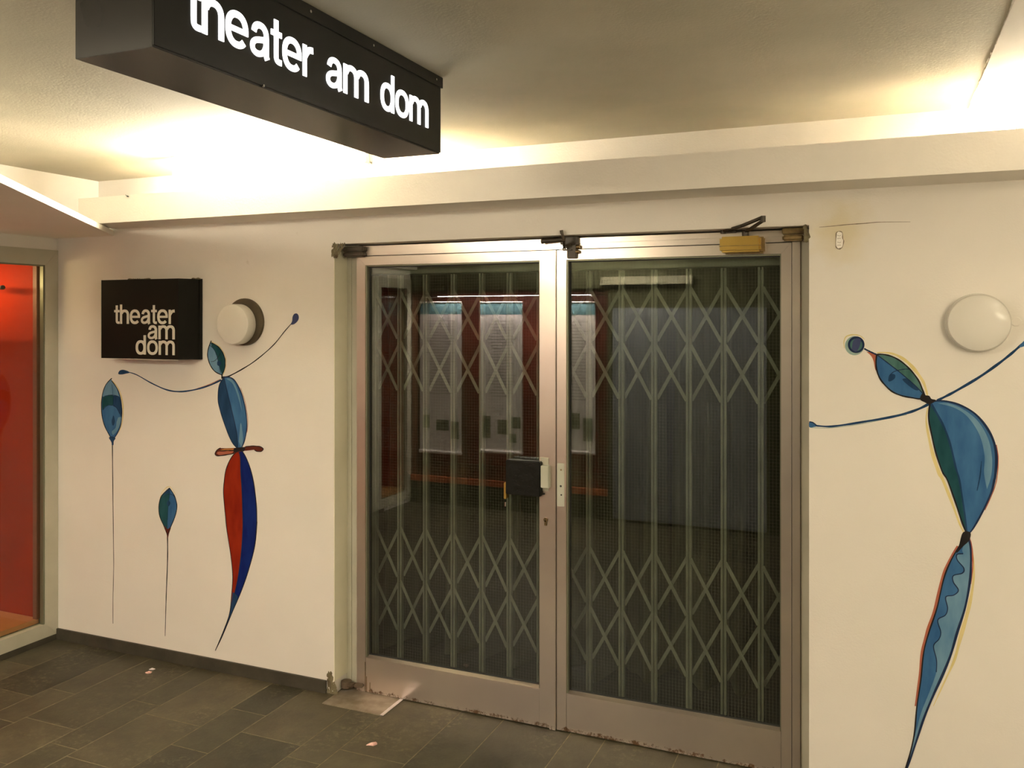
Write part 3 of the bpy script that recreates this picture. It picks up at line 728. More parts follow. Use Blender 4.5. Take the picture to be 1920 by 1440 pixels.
# big hanging lit sign
SX0, SX1, SY0, SY1, SZ0 = -1.465, -1.259, 1.24, 2.40, 2.213
hs = empty('hanging_sign', (-1.36, 1.82, ZC), 'long black box sign hanging from the ceiling with glowing white lettering', 'sign')
bm = bmesh.new(); bx(bm, SX0, SX1 - .004, SY0, SY1, SZ0, ZC - .001, .001); link_mesh('casing', bm, 'blackbot', hs)
bm = bmesh.new(); bx(bm, SX1 - .005, SX1, SY0, SY1, SZ0 + .004, ZC - .03, .0008); link_mesh('face_panel', bm, 'black', hs)
bm = bmesh.new(); bx(bm, SX1 - .012, SX1 + .005, SY0 - .004, SY1 + .006, ZC - .034, ZC - .0005, .001); fl = link_mesh('top_flange', bm, 'black', hs)
for y in (1.45, 1.72, 2.0, 2.36):
    bm = bmesh.new(); cyl(bm, (SX1 + .0045, y, ZC - .017), (SX1 + .0075, y, ZC - .017), .0035, 12); link_mesh('screw', bm, 'chrome', fl)
bm = bmesh.new(); cyl(bm, (SX1 - .002, 1.555, SZ0 + .004), (SX1 + .002, 1.555, SZ0 + .004), .003, 10); link_mesh('screw', bm, 'chrome', hs)
XH = .0765; zb = 2.2765
for word, ya, yb in (('theater', 1.3236, 1.741), ('am', 1.789, 1.986), ('dom', 2.045, 2.319)):
    k = (yb - ya) / (word_width(word) - .04); y = ya
    for ch in word:
        bm = bmesh.new(); glyph(bm, ch, lambda p, d: Vector((SX1 + d, y + p[0] * k, zb + p[1] * XH)), 0, .0015)
        link_mesh('letter', bm, 'letter_lit', hs); y += ADV[ch] * k

# small wall sign
pa, pb = PY(190, 525.7, 3.175), PY(334, 674.7, 3.175)
ws = empty('wall_sign', ((pa.x + pb.x) / 2, YW, pb.z), 'black box sign on the white wall with cream three line lettering', 'sign')
wz0, wz1 = 1.5025, 1.8905
bm = bmesh.new(); prism(bm, [(pa.x, 3.175), (pb.x, 3.175), (-3.036, YW - .02), (pa.x, YW - .02)], wz0, wz1, 'z'); link_mesh('sign_box', bm, 'black', ws)
bm = bmesh.new(); bx(bm, pa.x + .003, -3.029, YW - .0199, YW, wz0 - .002, wz1 + .002, .001); link_mesh('back_flange', bm, 'black', ws)
bm = bmesh.new(); bx(bm, pa.x - .002, pa.x, 3.173, 3.185, wz0, wz1 + .002); bx(bm, pa.x, pb.x, 3.173, 3.18, wz0 - .002, wz0); link_mesh('edge_trim', bm, 'letter_white', ws)
random.seed(12); bm = bmesh.new()
for k in range(26):
    u = (236 + random.random() * 40) if k < 18 else (362 + random.random() * 14); x = PY(u, 523, 3.20 if k < 18 else 3.265).x
    gv = bmesh.ops.create_icosphere(bm, subdivisions=1, radius=.003 + random.random() * .004)['verts']
    for q in gv: q.co = Vector((q.co.x * 1.6 + x, q.co.y * 1.2 + (3.2 if k < 18 else 3.25) + random.random() * .02, q.co.z * .8 + wz1 + .002))
link_mesh('paint_flakes', bm, 'rust', ws)
def zoompt(x, y): return PY(180 + x / 7.2, 500 + y / 7.2, 3.175)
for word, xa, xb, yb_, yt in (('theater', 247, 1072, 773, 580), ('am', 697, 1072, 980, 793), ('dom', 540, 1072, 1190, 998)):
    A_, B_ = zoompt(xa, yb_), zoompt(xb, yb_); C_ = zoompt((xa + xb) / 2, yt); D_ = zoompt((xa + xb) / 2, yb_)
    k = (B_.x - A_.x) / (word_width(word) - .04); xh = C_.z - D_.z; x = A_.x
    for ch in word:
        bm = bmesh.new(); glyph(bm, ch, lambda p, d: Vector((x + p[0] * k, 3.175 - d, D_.z + p[1] * xh)), 0, .0022 if ch == 'd' else .0006)
        link_mesh('letter', bm, 'letter_white', ws); x += ADV[ch] * k

# ------------------------------------------------------------------ round wall lamps
def wall_lamp(cxz, r, depth, rbase, cb, mb, label):
    root = empty('wall_lamp', (cxz[0], YW, cxz[1]), label, 'lamp', 'round opal wall lamps')
    y0 = YW - depth
    bm = bmesh.new(); lathe_y(bm, cxz[0], cxz[1], [(0, y0 - .002), (r * .5, y0 - .0015), (r - .012, y0), (r - .004, y0 + .003), (r, y0 + .010), (r, YW - .012), (r - .004, YW - .010), (0, YW - .010)])
    link_mesh('lamp_shade', bm, 'opal', root, True)
    bm = bmesh.new(); lathe_y(bm, cb[0], cb[1], [(0, YW - .012), (rbase - .002, YW - .012), (rbase, YW - .009), (rbase, YW)]); link_mesh('backplate', bm, mb, root, True)
    return root
wall_lamp((-2.794, 1.672), .0955, .066, .112, (-2.770, 1.683), 'base_dark', 'white round drum lamp with a dark backplate beside the small black sign')
wall_lamp((.305, 1.685), .0955, .050, .099, (.305, 1.685), 'metalwhite', 'white round drum lamp on the wall at the far right')
bm = bmesh.new(); p = PY(1905, 603, YW); lathe_y(bm, p.x, p.z, [(0, YW - .002), (.014, YW - .0015), (.016, YW)], 24)
tag(link_mesh('blanking_plug', bm, 'wall', None, True), 'small painted over round plug right of the far right lamp', 'wall plug')

# ------------------------------------------------------------------ murals
def mk_wall(layer): return lambda p, d: Vector((p[0], YW - d, p[1]))
def zp(pts, s, ox, oy): return [(ox + x / s, oy + y / s) for x, y in pts]
def W2(pts): return [(PY(u, v, YW).x, PY(u, v, YW).z) for u, v in pts]
def shape(name, pts, m, parent, layer=1, smooth=6, closed=True):
    P = W2(pts)
    if smooth: P = catmull(P, smooth, closed)
    bm = bmesh.new(); prism(bm, P, YW - .0003 * layer, YW - .00001, 'y'); return link_mesh(name, bm, m, parent)
def line(name, pts, wd, m, parent, layer=3, taper=(1, 1), mid=None):
    P = catmull(W2(pts), 8)
    def wf(t):
        a = taper[0] + (taper[1] - taper[0]) * t
        if mid is not None: a = (taper[0] + (mid - taper[0]) * t * 2) if t < .5 else (mid + (taper[1] - mid) * (t * 2 - 1))
        return wd * max(a, .08) * (1 + .12 * math.sin(t * 37))
    bm = bmesh.new(); ribbon(bm, P, wf, lambda p, d: Vector((p[0], YW - d, p[1])), .0001, .0003 * layer); return link_mesh(name, bm, m, parent)
def halves(L, Rr, Mid):
    return list(L) + list(reversed(Mid))[1:-1], list(Rr) + list(reversed(Mid))[1:-1]
def openshape(name, L, B, m, parent, layer=1):
    """fill between two open curves sharing end points"""
    P = catmull(W2(L), 8) + list(reversed(catmull(W2(B), 8)))[1:-1]
    bm = bmesh.new(); prism(bm, P, YW - .0003 * layer, YW - .00001, 'y'); return link_mesh(name, bm, m, parent)

# --- tall leaf plant
z3_ = lambda p: zp(p, 7.2, 180, 680)
p0 = PY(210, 1168, YW)
A = empty('mural_plant', p0, 'painted tall blue leaf on a thin stem, leftmost on the white wall', 'mural')
L = z3_([(205, 225), (140, 290), (97, 400), (78, 520), (77, 640), (92, 760), (127, 870), (180, 975), (222, 1060)])
R = z3_([(205, 225), (272, 330), (318, 430), (343, 560), (349, 680), (335, 830), (300, 930), (255, 1010), (222, 1060)])
openshape('leaf', L, R, 'p_mid', A, 1)
openshape('leaf_tip', z3_([(205, 225), (140, 290), (97, 400), (92, 465), (140, 447), (200, 438), (260, 442), (312, 458)]), z3_([(205, 225), (272, 330), (312, 458)]), 'p_light', A, 2)
openshape('green_band', z3_([(92, 468), (85, 520), (85, 600), (92, 640)]), z3_([(92, 468), (160, 445), (225, 440), (238, 500), (225, 575), (170, 575), (120, 595), (92, 640)]), 'p_teal', A, 2)
openshape('navy_band', z3_([(232, 445), (312, 458), (340, 560), (346, 700)]), z3_([(232, 445), (232, 575), (270, 605), (315, 680), (346, 740), (346, 700)]), 'p_navy', A, 2)
openshape('pale_patch', z3_([(300, 740), (340, 740), (325, 830), (280, 930), (230, 980)]), z3_([(300, 740), (280, 800), (265, 880), (215, 930), (230, 980)]), 'p_light', A, 2)
shape('eye', z3_([(238, 715), (255, 790), (240, 845), (222, 840), (212, 790), (222, 750)]), 'p_navy', A, 3)
line('arc', z3_([(92, 640), (130, 595), (180, 572), (240, 580), (290, 625), (318, 690)]), .0022, 'p_bline', A, 3)
line('arc', z3_([(92, 465), (140, 445), (200, 436), (260, 441), (310, 457)]), .0022, 'p_bline', A, 3)
line('vein', z3_([(215, 290), (225, 350), (228, 436)]), .0016, 'p_navy', A, 3)
line('yellow_glow', z3_([(225, 250), (292, 330), (335, 430), (362, 560), (366, 680), (352, 820), (310, 940)]), .0060, 'p_yellow', A, 1, (.5, .4), 1.3)
line('outline', z3_([(215, 210), (140, 290), (95, 400), (76, 520), (75, 640), (90, 760), (125, 870), (180, 975), (205, 1010)]), .0042, 'p_line', A, 4, (1, .9))
line('outline', z3_([(210, 240), (275, 330), (320, 430), (345, 560), (351, 680), (337, 830), (302, 930), (255, 1010)]), .0038, 'p_line', A, 4)
shape('neck', z3_([(178, 1015), (215, 995), (262, 1020), (240, 1060), (236, 1110), (215, 1110), (210, 1070)]), 'p_navy', A, 4, 4)
line('red_fleck', z3_([(180, 1000), (200, 1050), (215, 1085)]), .004, 'p_coral', A, 3, (.4, .6))
line('stem', [(210.8, 830), (211.5, 900), (212.5, 990), (213.2, 1060), (212, 1120), (212, 1169)], .0058, 'p_line', A, 3, (1, .42), .5)

# --- small leaf plant
z4_ = lambda p: zp(p, 2.6667, 0, 900)
B = empty('mural_plant', PY(311, 1190, YW), 'painted short leaf, green and blue halves on a thin stem, below the small black sign', 'mural')
L = z4_([(848, 40), (808, 80), (795, 130), (799, 180), (818, 225), (838, 275)]); R = z4_([(848, 40), (873, 80), (885, 130), (876, 180), (856, 230), (838, 275)])
Mi = z4_([(848, 40), (848, 80), (842, 130), (838, 200), (838, 275)])
openshape('leaf_half', L, Mi, 'p_teal', B, 1); openshape('leaf_half', R, Mi, 'p_mid', B, 1)
openshape('leaf_tip', z4_([(848, 42), (814, 76), (835, 68), (852, 66)]), z4_([(848, 42), (852, 66)]), 'p_navy', B, 2)
openshape('leaf_tip', z4_([(848, 42), (870, 78), (852, 66)]), z4_([(848, 42), (852, 66)]), 'p_mid', B, 2)
line('arc', z4_([(818, 85), (840, 72), (858, 72), (872, 82)]), .0024, 'p_bline', B, 3)
shape('eye', z4_([(842, 102), (852, 115), (843, 132), (834, 118)]), 'p_navy', B, 3)
line('vein', z4_([(848, 45), (848, 80), (842, 130), (838, 200)]), .0022, 'p_navy', B, 3)
line('yellow_glow', z4_([(800, 90), (815, 55), (848, 33), (880, 75)]), .004, 'p_yellow', B, 1, (.4, .4), 1)
line('outline', L, .0042, 'p_line', B, 4); line('outline', R, .0042, 'p_line', B, 4)
shape('neck', z4_([(820, 228), (838, 245), (855, 235), (845, 268), (839, 292), (833, 268)]), 'p_maroon', B, 4, 4)
line('stem', z4_([(838, 280), (838, 400), (832, 560), (829, 660), (826, 780)]), .0066, 'p_line', B, 3, (1, .35), .75)

# --- dancing figure with red and blue skirt
zh = lambda p: zp(p, 7.2, 380, 560)
zt = lambda p: zp(p, 2.88, 0, 460)
zl = lambda p: zp(p, 8, 380, 820)
D = empty('mural_dancer', PY(405, 1218, YW), 'painted dancing figure with outstretched arms and a red and dark blue lower body', 'mural')
L = zh([(112, 590), (80, 660), (70, 740), (80, 820), (113, 905), (170, 980), (260, 1025)]); R = zh([(112, 590), (200, 645), (258, 710), (295, 800), (302, 880), (292, 950), (260, 1025)])
Mi = zh([(112, 590), (125, 650), (165, 700), (190, 760), (213, 850), (235, 940), (260, 1025)])
h_ = openshape('head', L, R, 'p_light', D, 1); openshape('face_shade', R, Mi, 'p_teal', h_, 2)
shape('eye', zh([(200, 850), (225, 838), (248, 855), (248, 890), (228, 908), (200, 895)]), 'p_navy', h_, 3)
line('brow', zh([(112, 850), (150, 845), (185, 820), (215, 780), (240, 735)]), .0020, 'p_line', h_, 3)
line('nose_line', zh([(95, 628), (150, 680), (188, 760), (212, 850), (230, 930), (242, 1000)]), .0024, 'p_bline', h_, 3)
line('outline', zh([(118, 568), (85, 650), (67, 740), (77, 820), (110, 908), (170, 985), (262, 1032)]), .0046, 'p_line', h_, 4)
line('outline', zh([(120, 595), (200, 640), (260, 708), (298, 800), (305, 880), (295, 950), (262, 1035)]), .0042, 'p_line', h_, 4)
line('yellow_glow', zh([(118, 580), (205, 628), (270, 700), (310, 790), (316, 880), (304, 960), (275, 1030)]), .003, 'p_yellow', h_, 1)
line('neck', zh([(262, 1020), (262, 1050), (262, 1080)]), .008, 'p_line', D, 4, (.8, 1))
al = line('arm', zt([(1195, 727), (1130, 757), (1050, 780), (970, 790), (900, 780), (820, 745), (740, 700), (692, 684)]), .0075, 'p_navy', D, 3, (1, .5), .95)
line('coral_edge', zt([(1190, 722), (1130, 751), (1060, 774)]), .0030, 'p_coral', al, 4, (.6, .3), 1)
shape('hand', zt([(640, 688), (648, 676), (665, 672), (690, 679), (700, 688), (680, 693), (660, 697), (642, 696)]), 'p_navy', D, 4, 5)
line('arm', zh([(262, 1062), (320, 1055), (370, 1040), (520, 960), (680, 860), (850, 725), (980, 600), (1100, 450), (1195, 340)]), .0066, 'p_line', D, 3, (1.15, .5), .75)
shape('hand', zh([(1193, 345), (1210, 300), (1216, 245), (1240, 205), (1275, 202), (1297, 238), (1290, 290), (1250, 335), (1215, 350)]), 'p_slate', D, 4, 5)
L = zt([(1210, 712), (1185, 755), (1178, 830), (1192, 900), (1222, 990), (1252, 1060), (1285, 1100)]); R = zt([(1210, 712), (1245, 714), (1275, 740), (1308, 810), (1328, 900), (1333, 980), (1322, 1050), (1303, 1098), (1285, 1100)])
Mi = zt([(1210, 712), (1230, 800), (1258, 915), (1280, 1020), (1285, 1100)])
t_ = openshape('torso', L, R, 'p_navy', D, 1); openshape('light_side', R, Mi, 'p_mid', t_, 2)
openshape('highlight', zt([(1290, 1060), (1300, 960), (1310, 1010), (1312, 1060), (1303, 1092)]), zt([(1290, 1060), (1303, 1092)]), 'p_light', t_, 3)
openshape('highlight', zt([(1222, 720), (1250, 722), (1275, 760), (1295, 820), (1308, 900)]), zt([(1222, 720), (1255, 745), (1280, 800), (1308, 900)]), 'p_light', t_, 3)
line('midline', Mi, .0034, 'p_bline', t_, 4); line('outline', L, .0040, 'p_bline', t_, 4)
line('outline', R[:-1], .0050, 'p_bline', t_, 5); line('coral_edge', zt([(1300, 770), (1325, 850), (1339, 950), (1334, 1010)]), .002, 'p_coral', t_, 2)
bl = shape('belt', zl([(250, 165), (350, 163), (480, 158), (640, 142), (720, 130), (800, 133), (870, 143), (908, 175), (880, 208), (820, 208), (780, 188), (700, 195), (600, 208), (480, 238), (380, 255), (290, 272), (220, 272), (193, 243), (212, 200)]), 'p_maroon', D, 5, 5)
openshape('orange_patch', zl([(265, 190), (340, 170), (470, 165), (480, 185)]), zl([(265, 190), (350, 205), (420, 200), (480, 185)]), 'p_orange', bl, 6)
openshape('red_patch', zl([(215, 240), (240, 215), (330, 212), (470, 205)]), zl([(215, 240), (260, 265), (360, 250), (440, 240), (470, 205)]), 'p_coral', bl, 6)
line('outline', zl([(270, 160), (225, 185), (190, 240), (215, 275), (300, 272), (400, 255), (470, 240)]), .0042, 'p_line', bl, 7)
line('outline', zl([(640, 140), (720, 130), (800, 131), (870, 141), (910, 175), (880, 210), (820, 210), (780, 190)]), .0038, 'p_line', bl, 7)
line('outline', zl([(270, 200), (400, 195), (480, 195), (620, 180)]), .0036, 'p_line', bl, 7)
shape('knot', zl([(478, 165), (560, 150), (640, 150), (630, 195), (600, 215), (560, 205), (500, 225), (470, 215)]), 'p_line', bl, 8, 4)
Ll = zl([(545, 215), (500, 228), (440, 290), (382, 400), (343, 520), (322, 680), (314, 820), (326, 1000), (346, 1200), (375, 1440)])[:-1] + z4_([(1135, 250), (1155, 380), (1164, 480), (1158, 580), (1148, 670), (1120, 750), (1077, 853)])
Mi = zl([(545, 215), (566, 300), (572, 500), (590, 800), (600, 1100)]) + z4_([(1214, 250), (1205, 380), (1188, 500), (1165, 600), (1148, 670), (1120, 750), (1077, 853)])
Rr = zl([(545, 215), (600, 215), (650, 300), (710, 450), (760, 650), (790, 850), (808, 1050), (813, 1250)]) + z4_([(1284, 220), (1274, 330), (1243, 450), (1205, 560), (1160, 665), (1110, 785), (1077, 853)])
lg = openshape('lower_body', Ll, Rr, 'p_cobalt', D, 1); openshape('red_side', Ll, Mi, 'p_red', lg, 2)
openshape('tail', z4_([(1164, 560), (1158, 610), (1148, 670), (1115, 765), (1077, 853)]), z4_([(1164, 560), (1190, 590), (1160, 660), (1110, 780), (1077, 853)]), 'p_navy', lg, 3)
line('midline', Mi, .0046, 'p_bline', lg, 4, (1, .5)); line('outline', Ll, .0042, 'p_line', lg, 4, (1, .9)); line('outline', Rr[1:], .0048, 'p_line', lg, 4, (.8, .5), 1.1)

# --- large dancer right of the door
zr = lambda p: zp(p, 6.26, 1510, 600)
zs = lambda p: zp(p, 3.6, 1500, 520)
zk = lambda p: zp(p, 2.6667, 1600, 900)
E_ = empty('mural_dancer', PY(1700, 1440, YW), 'large painted blue figure with a ball above its head, right of the door', 'mural')
cb = (575, 300); circ = lambda cx_, cy_, r, n=14: [(cx_ + r * math.cos(2 * PI * i / n), cy_ + r * math.sin(2 * PI * i / n)) for i in range(n)]
line('yellow_glow', zr([(460, 330), (452, 260), (480, 195), (560, 172), (640, 185), (695, 225)]), .0045, 'p_yellow', E_, 1, (.4, .4), 1)
bl = shape('ball', zr(circ(578, 302, 112)), 'p_pale', E_, 1); shape('ball_core', zr(circ(597, 290, 98)), 'p_bline', bl, 2); shape('ball_inner', zr(circ(597, 292, 72)), 'p_green', bl, 3)
openshape('ball_band', zr([(545, 345), (560, 250), (600, 215)]), zr([(545, 345), (600, 370), (640, 300), (650, 225), (600, 215)]), 'p_slate', bl, 4)
line('antenna', zr([(690, 335), (740, 362), (840, 408)]), .0055, 'p_bline', E_, 3)
openshape('coral_edge', zr([(715, 370), (770, 420), (800, 480), (815, 560), (828, 600)]), zr([(715, 370), (780, 385), (835, 410), (832, 500), (828, 600)]), 'p_coral', E_, 1)
T = zr([(838, 405), (900, 402), (1000, 422), (1100, 470), (1200, 550), (1280, 640), (1340, 730), (1380, 830), (1405, 890)]); Bt = zr([(838, 405), (830, 490), (838, 585), (872, 680), (932, 760), (1020, 840), (1130, 888), (1250, 912), (1350, 925), (1405, 890)])
Mi = zr([(838, 405), (950, 490), (1080, 590), (1200, 690), (1320, 800), (1405, 890)])
line('yellow_glow', zr([(840, 385), (940, 382), (1060, 408), (1180, 478), (1290, 590), (1380, 720), (1420, 830), (1432, 885)]), .0075, 'p_yellow', E_, 1, (.4, .6), 1.5)
h_ = openshape('head', T, Bt, 'p_mid', E_, 2); openshape('green_side', T, Mi, 'p_green', h_, 3)
shape('eye', zr([(972, 705), (985, 650), (1020, 632), (1055, 645), (1050, 685), (1015, 712), (985, 722)]), 'p_navy', h_, 4, 5)
shape('cheek', zr([(1140, 695), (1200, 688), (1260, 735), (1335, 810), (1290, 822), (1190, 752)]), 'p_navy', h_, 4, 5)
line('brow', zr([(990, 650), (1030, 612), (1080, 592), (1160, 577), (1225, 577)]), .0024, 'p_bline', h_, 5)
line('midline', Mi, .0030, 'p_bline', h_, 5); line('outline', T, .0048, 'p_line', h_, 6); line('outline', Bt, .0048, 'p_line', h_, 6)
shape('knot', zr([(1375, 860), (1410, 882), (1455, 890), (1480, 925), (1530, 938), (1510, 965), (1450, 985), (1400, 965), (1345, 930)]), 'p_line', E_, 8, 4)
line('arm', zr([(1450, 985), (1340, 1040), (1200, 1090), (1000, 1140), (700, 1192), (450, 1232), (280, 1250), (150, 1243), (120, 1238)]), .0085, 'p_navy', E_, 3, (1, .6), .9)
shape('hand', zr([(47, 1196), (80, 1200), (120, 1222), (140, 1245), (100, 1256), (47, 1258)]), 'p_mid', E_, 2, 3); line('outline', zr([(47, 1194), (90, 1204), (135, 1240)]), .004, 'p_bline', E_, 4)
line('pale_edge', zr([(1190, 1110), (700, 1212), (450, 1250), (260, 1268), (60, 1262)]), .0022, 'p_pale', E_, 1)
line('arm', zs([(925, 832), (980, 805), (1050, 768), (1200, 680), (1330, 590), (1420, 520), (1480, 468), (1520, 435)]), .0085, 'p_navy', E_, 3, (.9, .8), 1)
shape('hand', zs([(1478, 468), (1500, 440), (1530, 415), (1560, 400), (1570, 425), (1540, 450), (1500, 470)]), 'p_mid', E_, 4, 5)
L = zs([(878, 842), (868, 945), (886, 1050), (916, 1180), (960, 1310), (1008, 1435)])[:-1] + zk([(470, 0), (510, 110), (545, 215), (570, 275)])
Mi = zs([(878, 842), (930, 930), (980, 1030), (1020, 1150), (1050, 1280)]) + zk([(530, 0), (551, 130), (570, 275)])
R = zs([(878, 842), (920, 834), (985, 836), (1080, 862), (1180, 920), (1258, 1010), (1308, 1110), (1326, 1220), (1318, 1340)]) + zk([(705, 0), (690, 60), (650, 150), (600, 240), (570, 275)])
line('yellow_glow', zs([(862, 880), (852, 960), (866, 1060), (895, 1190), (935, 1310)]) + zk([(448, 0), (490, 105), (530, 215), (552, 262)]), .0085, 'p_yellow', E_, 1, (.3, .4), 1.5)
t_ = openshape('torso', L, R, 'p_mid', E_, 2); openshape('green_side', L, Mi, 'p_teal', t_, 3)
openshape('highlight', zs([(930, 850), (1000, 850), (1100, 890), (1200, 970), (1270, 1090), (1296, 1220), (1290, 1340), (1262, 1430)]), zs([(930, 850), (1040, 880), (1130, 940), (1210, 1060), (1245, 1200), (1242, 1320), (1262, 1430)]), 'p_light', t_, 3)
line('brush_stroke', zs([(1225, 1240), (1215, 1340), (1195, 1440)]), .004, 'p_navy', t_, 4, (.3, .6), 1)
line('midline', Mi, .0075, 'p_navy', t_, 4, (1, .6)); line('outline', L, .0046, 'p_line', t_, 5); line('outline', R, .0066, 'p_bline', t_, 5, (.7, .6), 1.2)
line('coral_edge', zs([(1325, 1130), (1338, 1220), (1330, 1350)]) + zk([(700, 55), (658, 150)]), .0024, 'p_coral', t_, 3)
Ll = zk([(570, 275), (530, 330), (484, 410), (450, 500), (418, 640), (378, 760), (352, 860), (337, 1000), (318, 1130), (306, 1260), (288, 1350), (262, 1440), (250, 1480)])
Rr = zk([(570, 275), (585, 330), (588, 420), (581, 520), (558, 640), (520, 760), (488, 870), (448, 970), (398, 1080), (353, 1190), (320, 1290), (290, 1380), (268, 1440), (250, 1480)])
wv = zk([(570, 275), (545, 345), (549, 368), (518, 372), (520, 400), (552, 440), (545, 465), (500, 478), (500, 510), (525, 550), (502, 575), (462, 585), (471, 640), (460, 675), (422, 700), (437, 760), (428, 795), (401, 830), (416, 900), (415, 960), (380, 1060), (340, 1160), (318, 1240), (288, 1350), (262, 1440), (250, 1480)])
line('yellow_glow', zk([(592, 330), (603, 430), (596, 540), (572, 660), (535, 790), (505, 900), (455, 1010), (400, 1130)]), .0075, 'p_yellow', E_, 1, (.3, .3), 1.6)
lg = openshape('lower_body', Ll, Rr, 'p_light', E_, 2); openshape('dark_side', Ll, wv, 'p_mid', lg, 3)
line('wave', wv[2:20], .0040, 'p_bline', lg, 5, (.9, .7)); line('coral_edge', [(u - 3, v) for u, v in Ll[1:9]], .0095, 'p_coral', lg, 4, (.6, .5), 1.1)
line('outline', Ll, .0042, 'p_line', lg, 5, (1, 1)); line('outline', Rr, .0066, 'p_bline', lg, 5, (.8, .7), 1.2)
line('orange_edge', zk([(578, 280), (592, 335), (597, 430), (588, 520)]), .0050, 'p_coral', lg, 3, (.5, .3), 1)
shape('waist_knot', zk([(548, 262), (585, 262), (580, 300), (550, 330), (515, 365), (530, 320)]), 'p_line', E_, 7, 4)

# ------------------------------------------------------------------ lighting fittings
def tube_light(name, x0, x1, y, z, m, label):
    root = empty(name, ((x0 + x1) / 2, y, z), label, 'lamp')
    bm = bmesh.new(); cyl(bm, (x0 + .02, y, z), (x1 - .02, y, z), .013, 20); link_mesh('tube', bm, m, root, True)
    bm = bmesh.new(); bx(bm, x0, x0 + .02, y - .015, y + .015, z - .025, ZC - .0005, .002); bx(bm, x1 - .02, x1, y - .015, y + .015, z - .025, ZC - .005, .002); bx(bm, x0, x1, y - .012, y + .012, z - .03, z - .017)
    link_mesh('lamp_holder', bm, 'metalwhite', root)
    return root
tube_light('fluorescent_lamp', -3.02, -1.95, 3.095, ZC - .082, 'tube', 'glowing fluorescent tube on the cove ledge behind the hanging sign')
tube_light('fluorescent_lamp', .43, 1.6, 3.38, ZC - .085, 'tube_r', 'glowing fluorescent tube in the cove at the far right')
def ceiling_panel(x, y, sx, sy, label, pm='panel'):
    root = empty('ceiling_light', (x, y, ZC), label, 'lamp', 'ceiling panels behind the photographer')
    bm = bmesh.new(); bx(bm, x - sx / 2 - .02, x + sx / 2 + .02, y - sy / 2 - .02, y + sy / 2 + .02, ZC - .045, ZC - .0075, .003); link_mesh('housing', bm, 'metalwhite', root)
    bm = bmesh.new(); bx(bm, x - sx / 2, x + sx / 2, y - sy / 2, y + sy / 2, ZC - .055, ZC - .045); link_mesh('diffuser', bm, pm, root)
ceiling_panel(-2.0, .15, .9, .35, 'glowing rectangular ceiling light over the passage behind the viewer')
ceiling_panel(1.15, 1.1, .35, .9, 'glowing rectangular ceiling light right of the viewer', 'panel_r')

def bar_or_fill_light(x, z, wx, wz, m, label):
    root = empty('bar_or_fill_light', (x, YR, z), label, 'lamp')
    box('housing', x - wx - .02, x + wx + .02, YR, YR + .03, z - wz - .02, z + wz + .02, 'metalwhite', root, bev=.004)
    box('diffuser', x - wx, x + wx, YR + .0305, YR + .07, z - wz, z + wz, m, root, bev=.01)
bar_or_fill_light(1.6, 2.02, .36, .12, 'panel_fill', 'glowing oblong fill light added on the wall behind the viewer')  # first one is an unseen fill, added for more horizontal light
bar_or_fill_light(-2.72, 2.345, .55, .075, 'panel_b', 'long glowing bar light on the wall above the opposite display case')

# ------------------------------------------------------------------ opposite side of the passage (seen mirrored in the door glass)
YV = 2 * YG - YR       # where that wall appears in the mirror
def mx_(u, Y=None): return PY(u, 600, YV if Y is None else Y).x
def mz_(u, v, Y=None): return PY(u, v, YV if Y is None else Y).z
dx0, dx1 = XL + .02, mx_(1140)
zl0, zl1 = .22, mz_(800, 545)
bm = bmesh.new()
bx(bm, dx1, XR + .1, YR - .08, YR, 0, ZC)
tag(link_mesh('wall_rear', bm, 'olivewall'), kind='structure')
bm = bmesh.new(); bx(bm, XL - .02, dx1, YR - .08, YR, zl1, ZC); tag(link_mesh('wall_rear', bm, 'olivewall'), kind='structure')
bm = bmesh.new(); bx(bm, XL - .02, dx1, YR - .08, YR, 0, zl0 - .021); tag(link_mesh('wall_rear', bm, 'olivewall'), kind='structure')
root = empty('display_case', ((dx0 + dx1) / 2, YR - .3, zl0), 'dark red display case opposite the door, mirrored in the door glass', 'display case')
box('back_panel', dx0, dx1 - .001, YR - .42, YR - .40, zl0, zl1 - .001, 'redwood', root)
box('case_floor', dx0, dx1, YR - .4, YR - .0, zl0 - .02, zl0 + .0, 'orange', root)
box('ledge', dx0, dx1 - .002, YR + .0005, YR + .03, zl0 - .02, zl0 + .035, 'orange', root, bev=.003)
box('case_top', dx0, dx1 - .001, YR - .4, YR - .081, zl1 - .02, zl1 - .001, 'wood', root)
box('side_panel', dx0 - .02, dx0, YR - .4, YR - .001, zl0, zl1 - .001, 'wood', root)
box('side_panel', dx1 - .021, dx1 - .001, YR - .399, YR - .001, zl0 + .001, zl1 - .021, 'wood', root)
box('lower_panel', dx0 + .02, dx1 - .04, YR - .12, YR - .10, zl0, mz_(800, 868), 'wood', root)
rl = PY(770, 557, YV + .1)
bm = bmesh.new(); cyl(bm, (dx0 + .01, YR - .1, rl.z), (dx1 - .03, YR - .1, rl.z), .008, 14)
tag(link_mesh('poster_rail', bm, 'chrome', None, True), 'thin chrome rail carrying the posters in the opposite display case', 'rail')
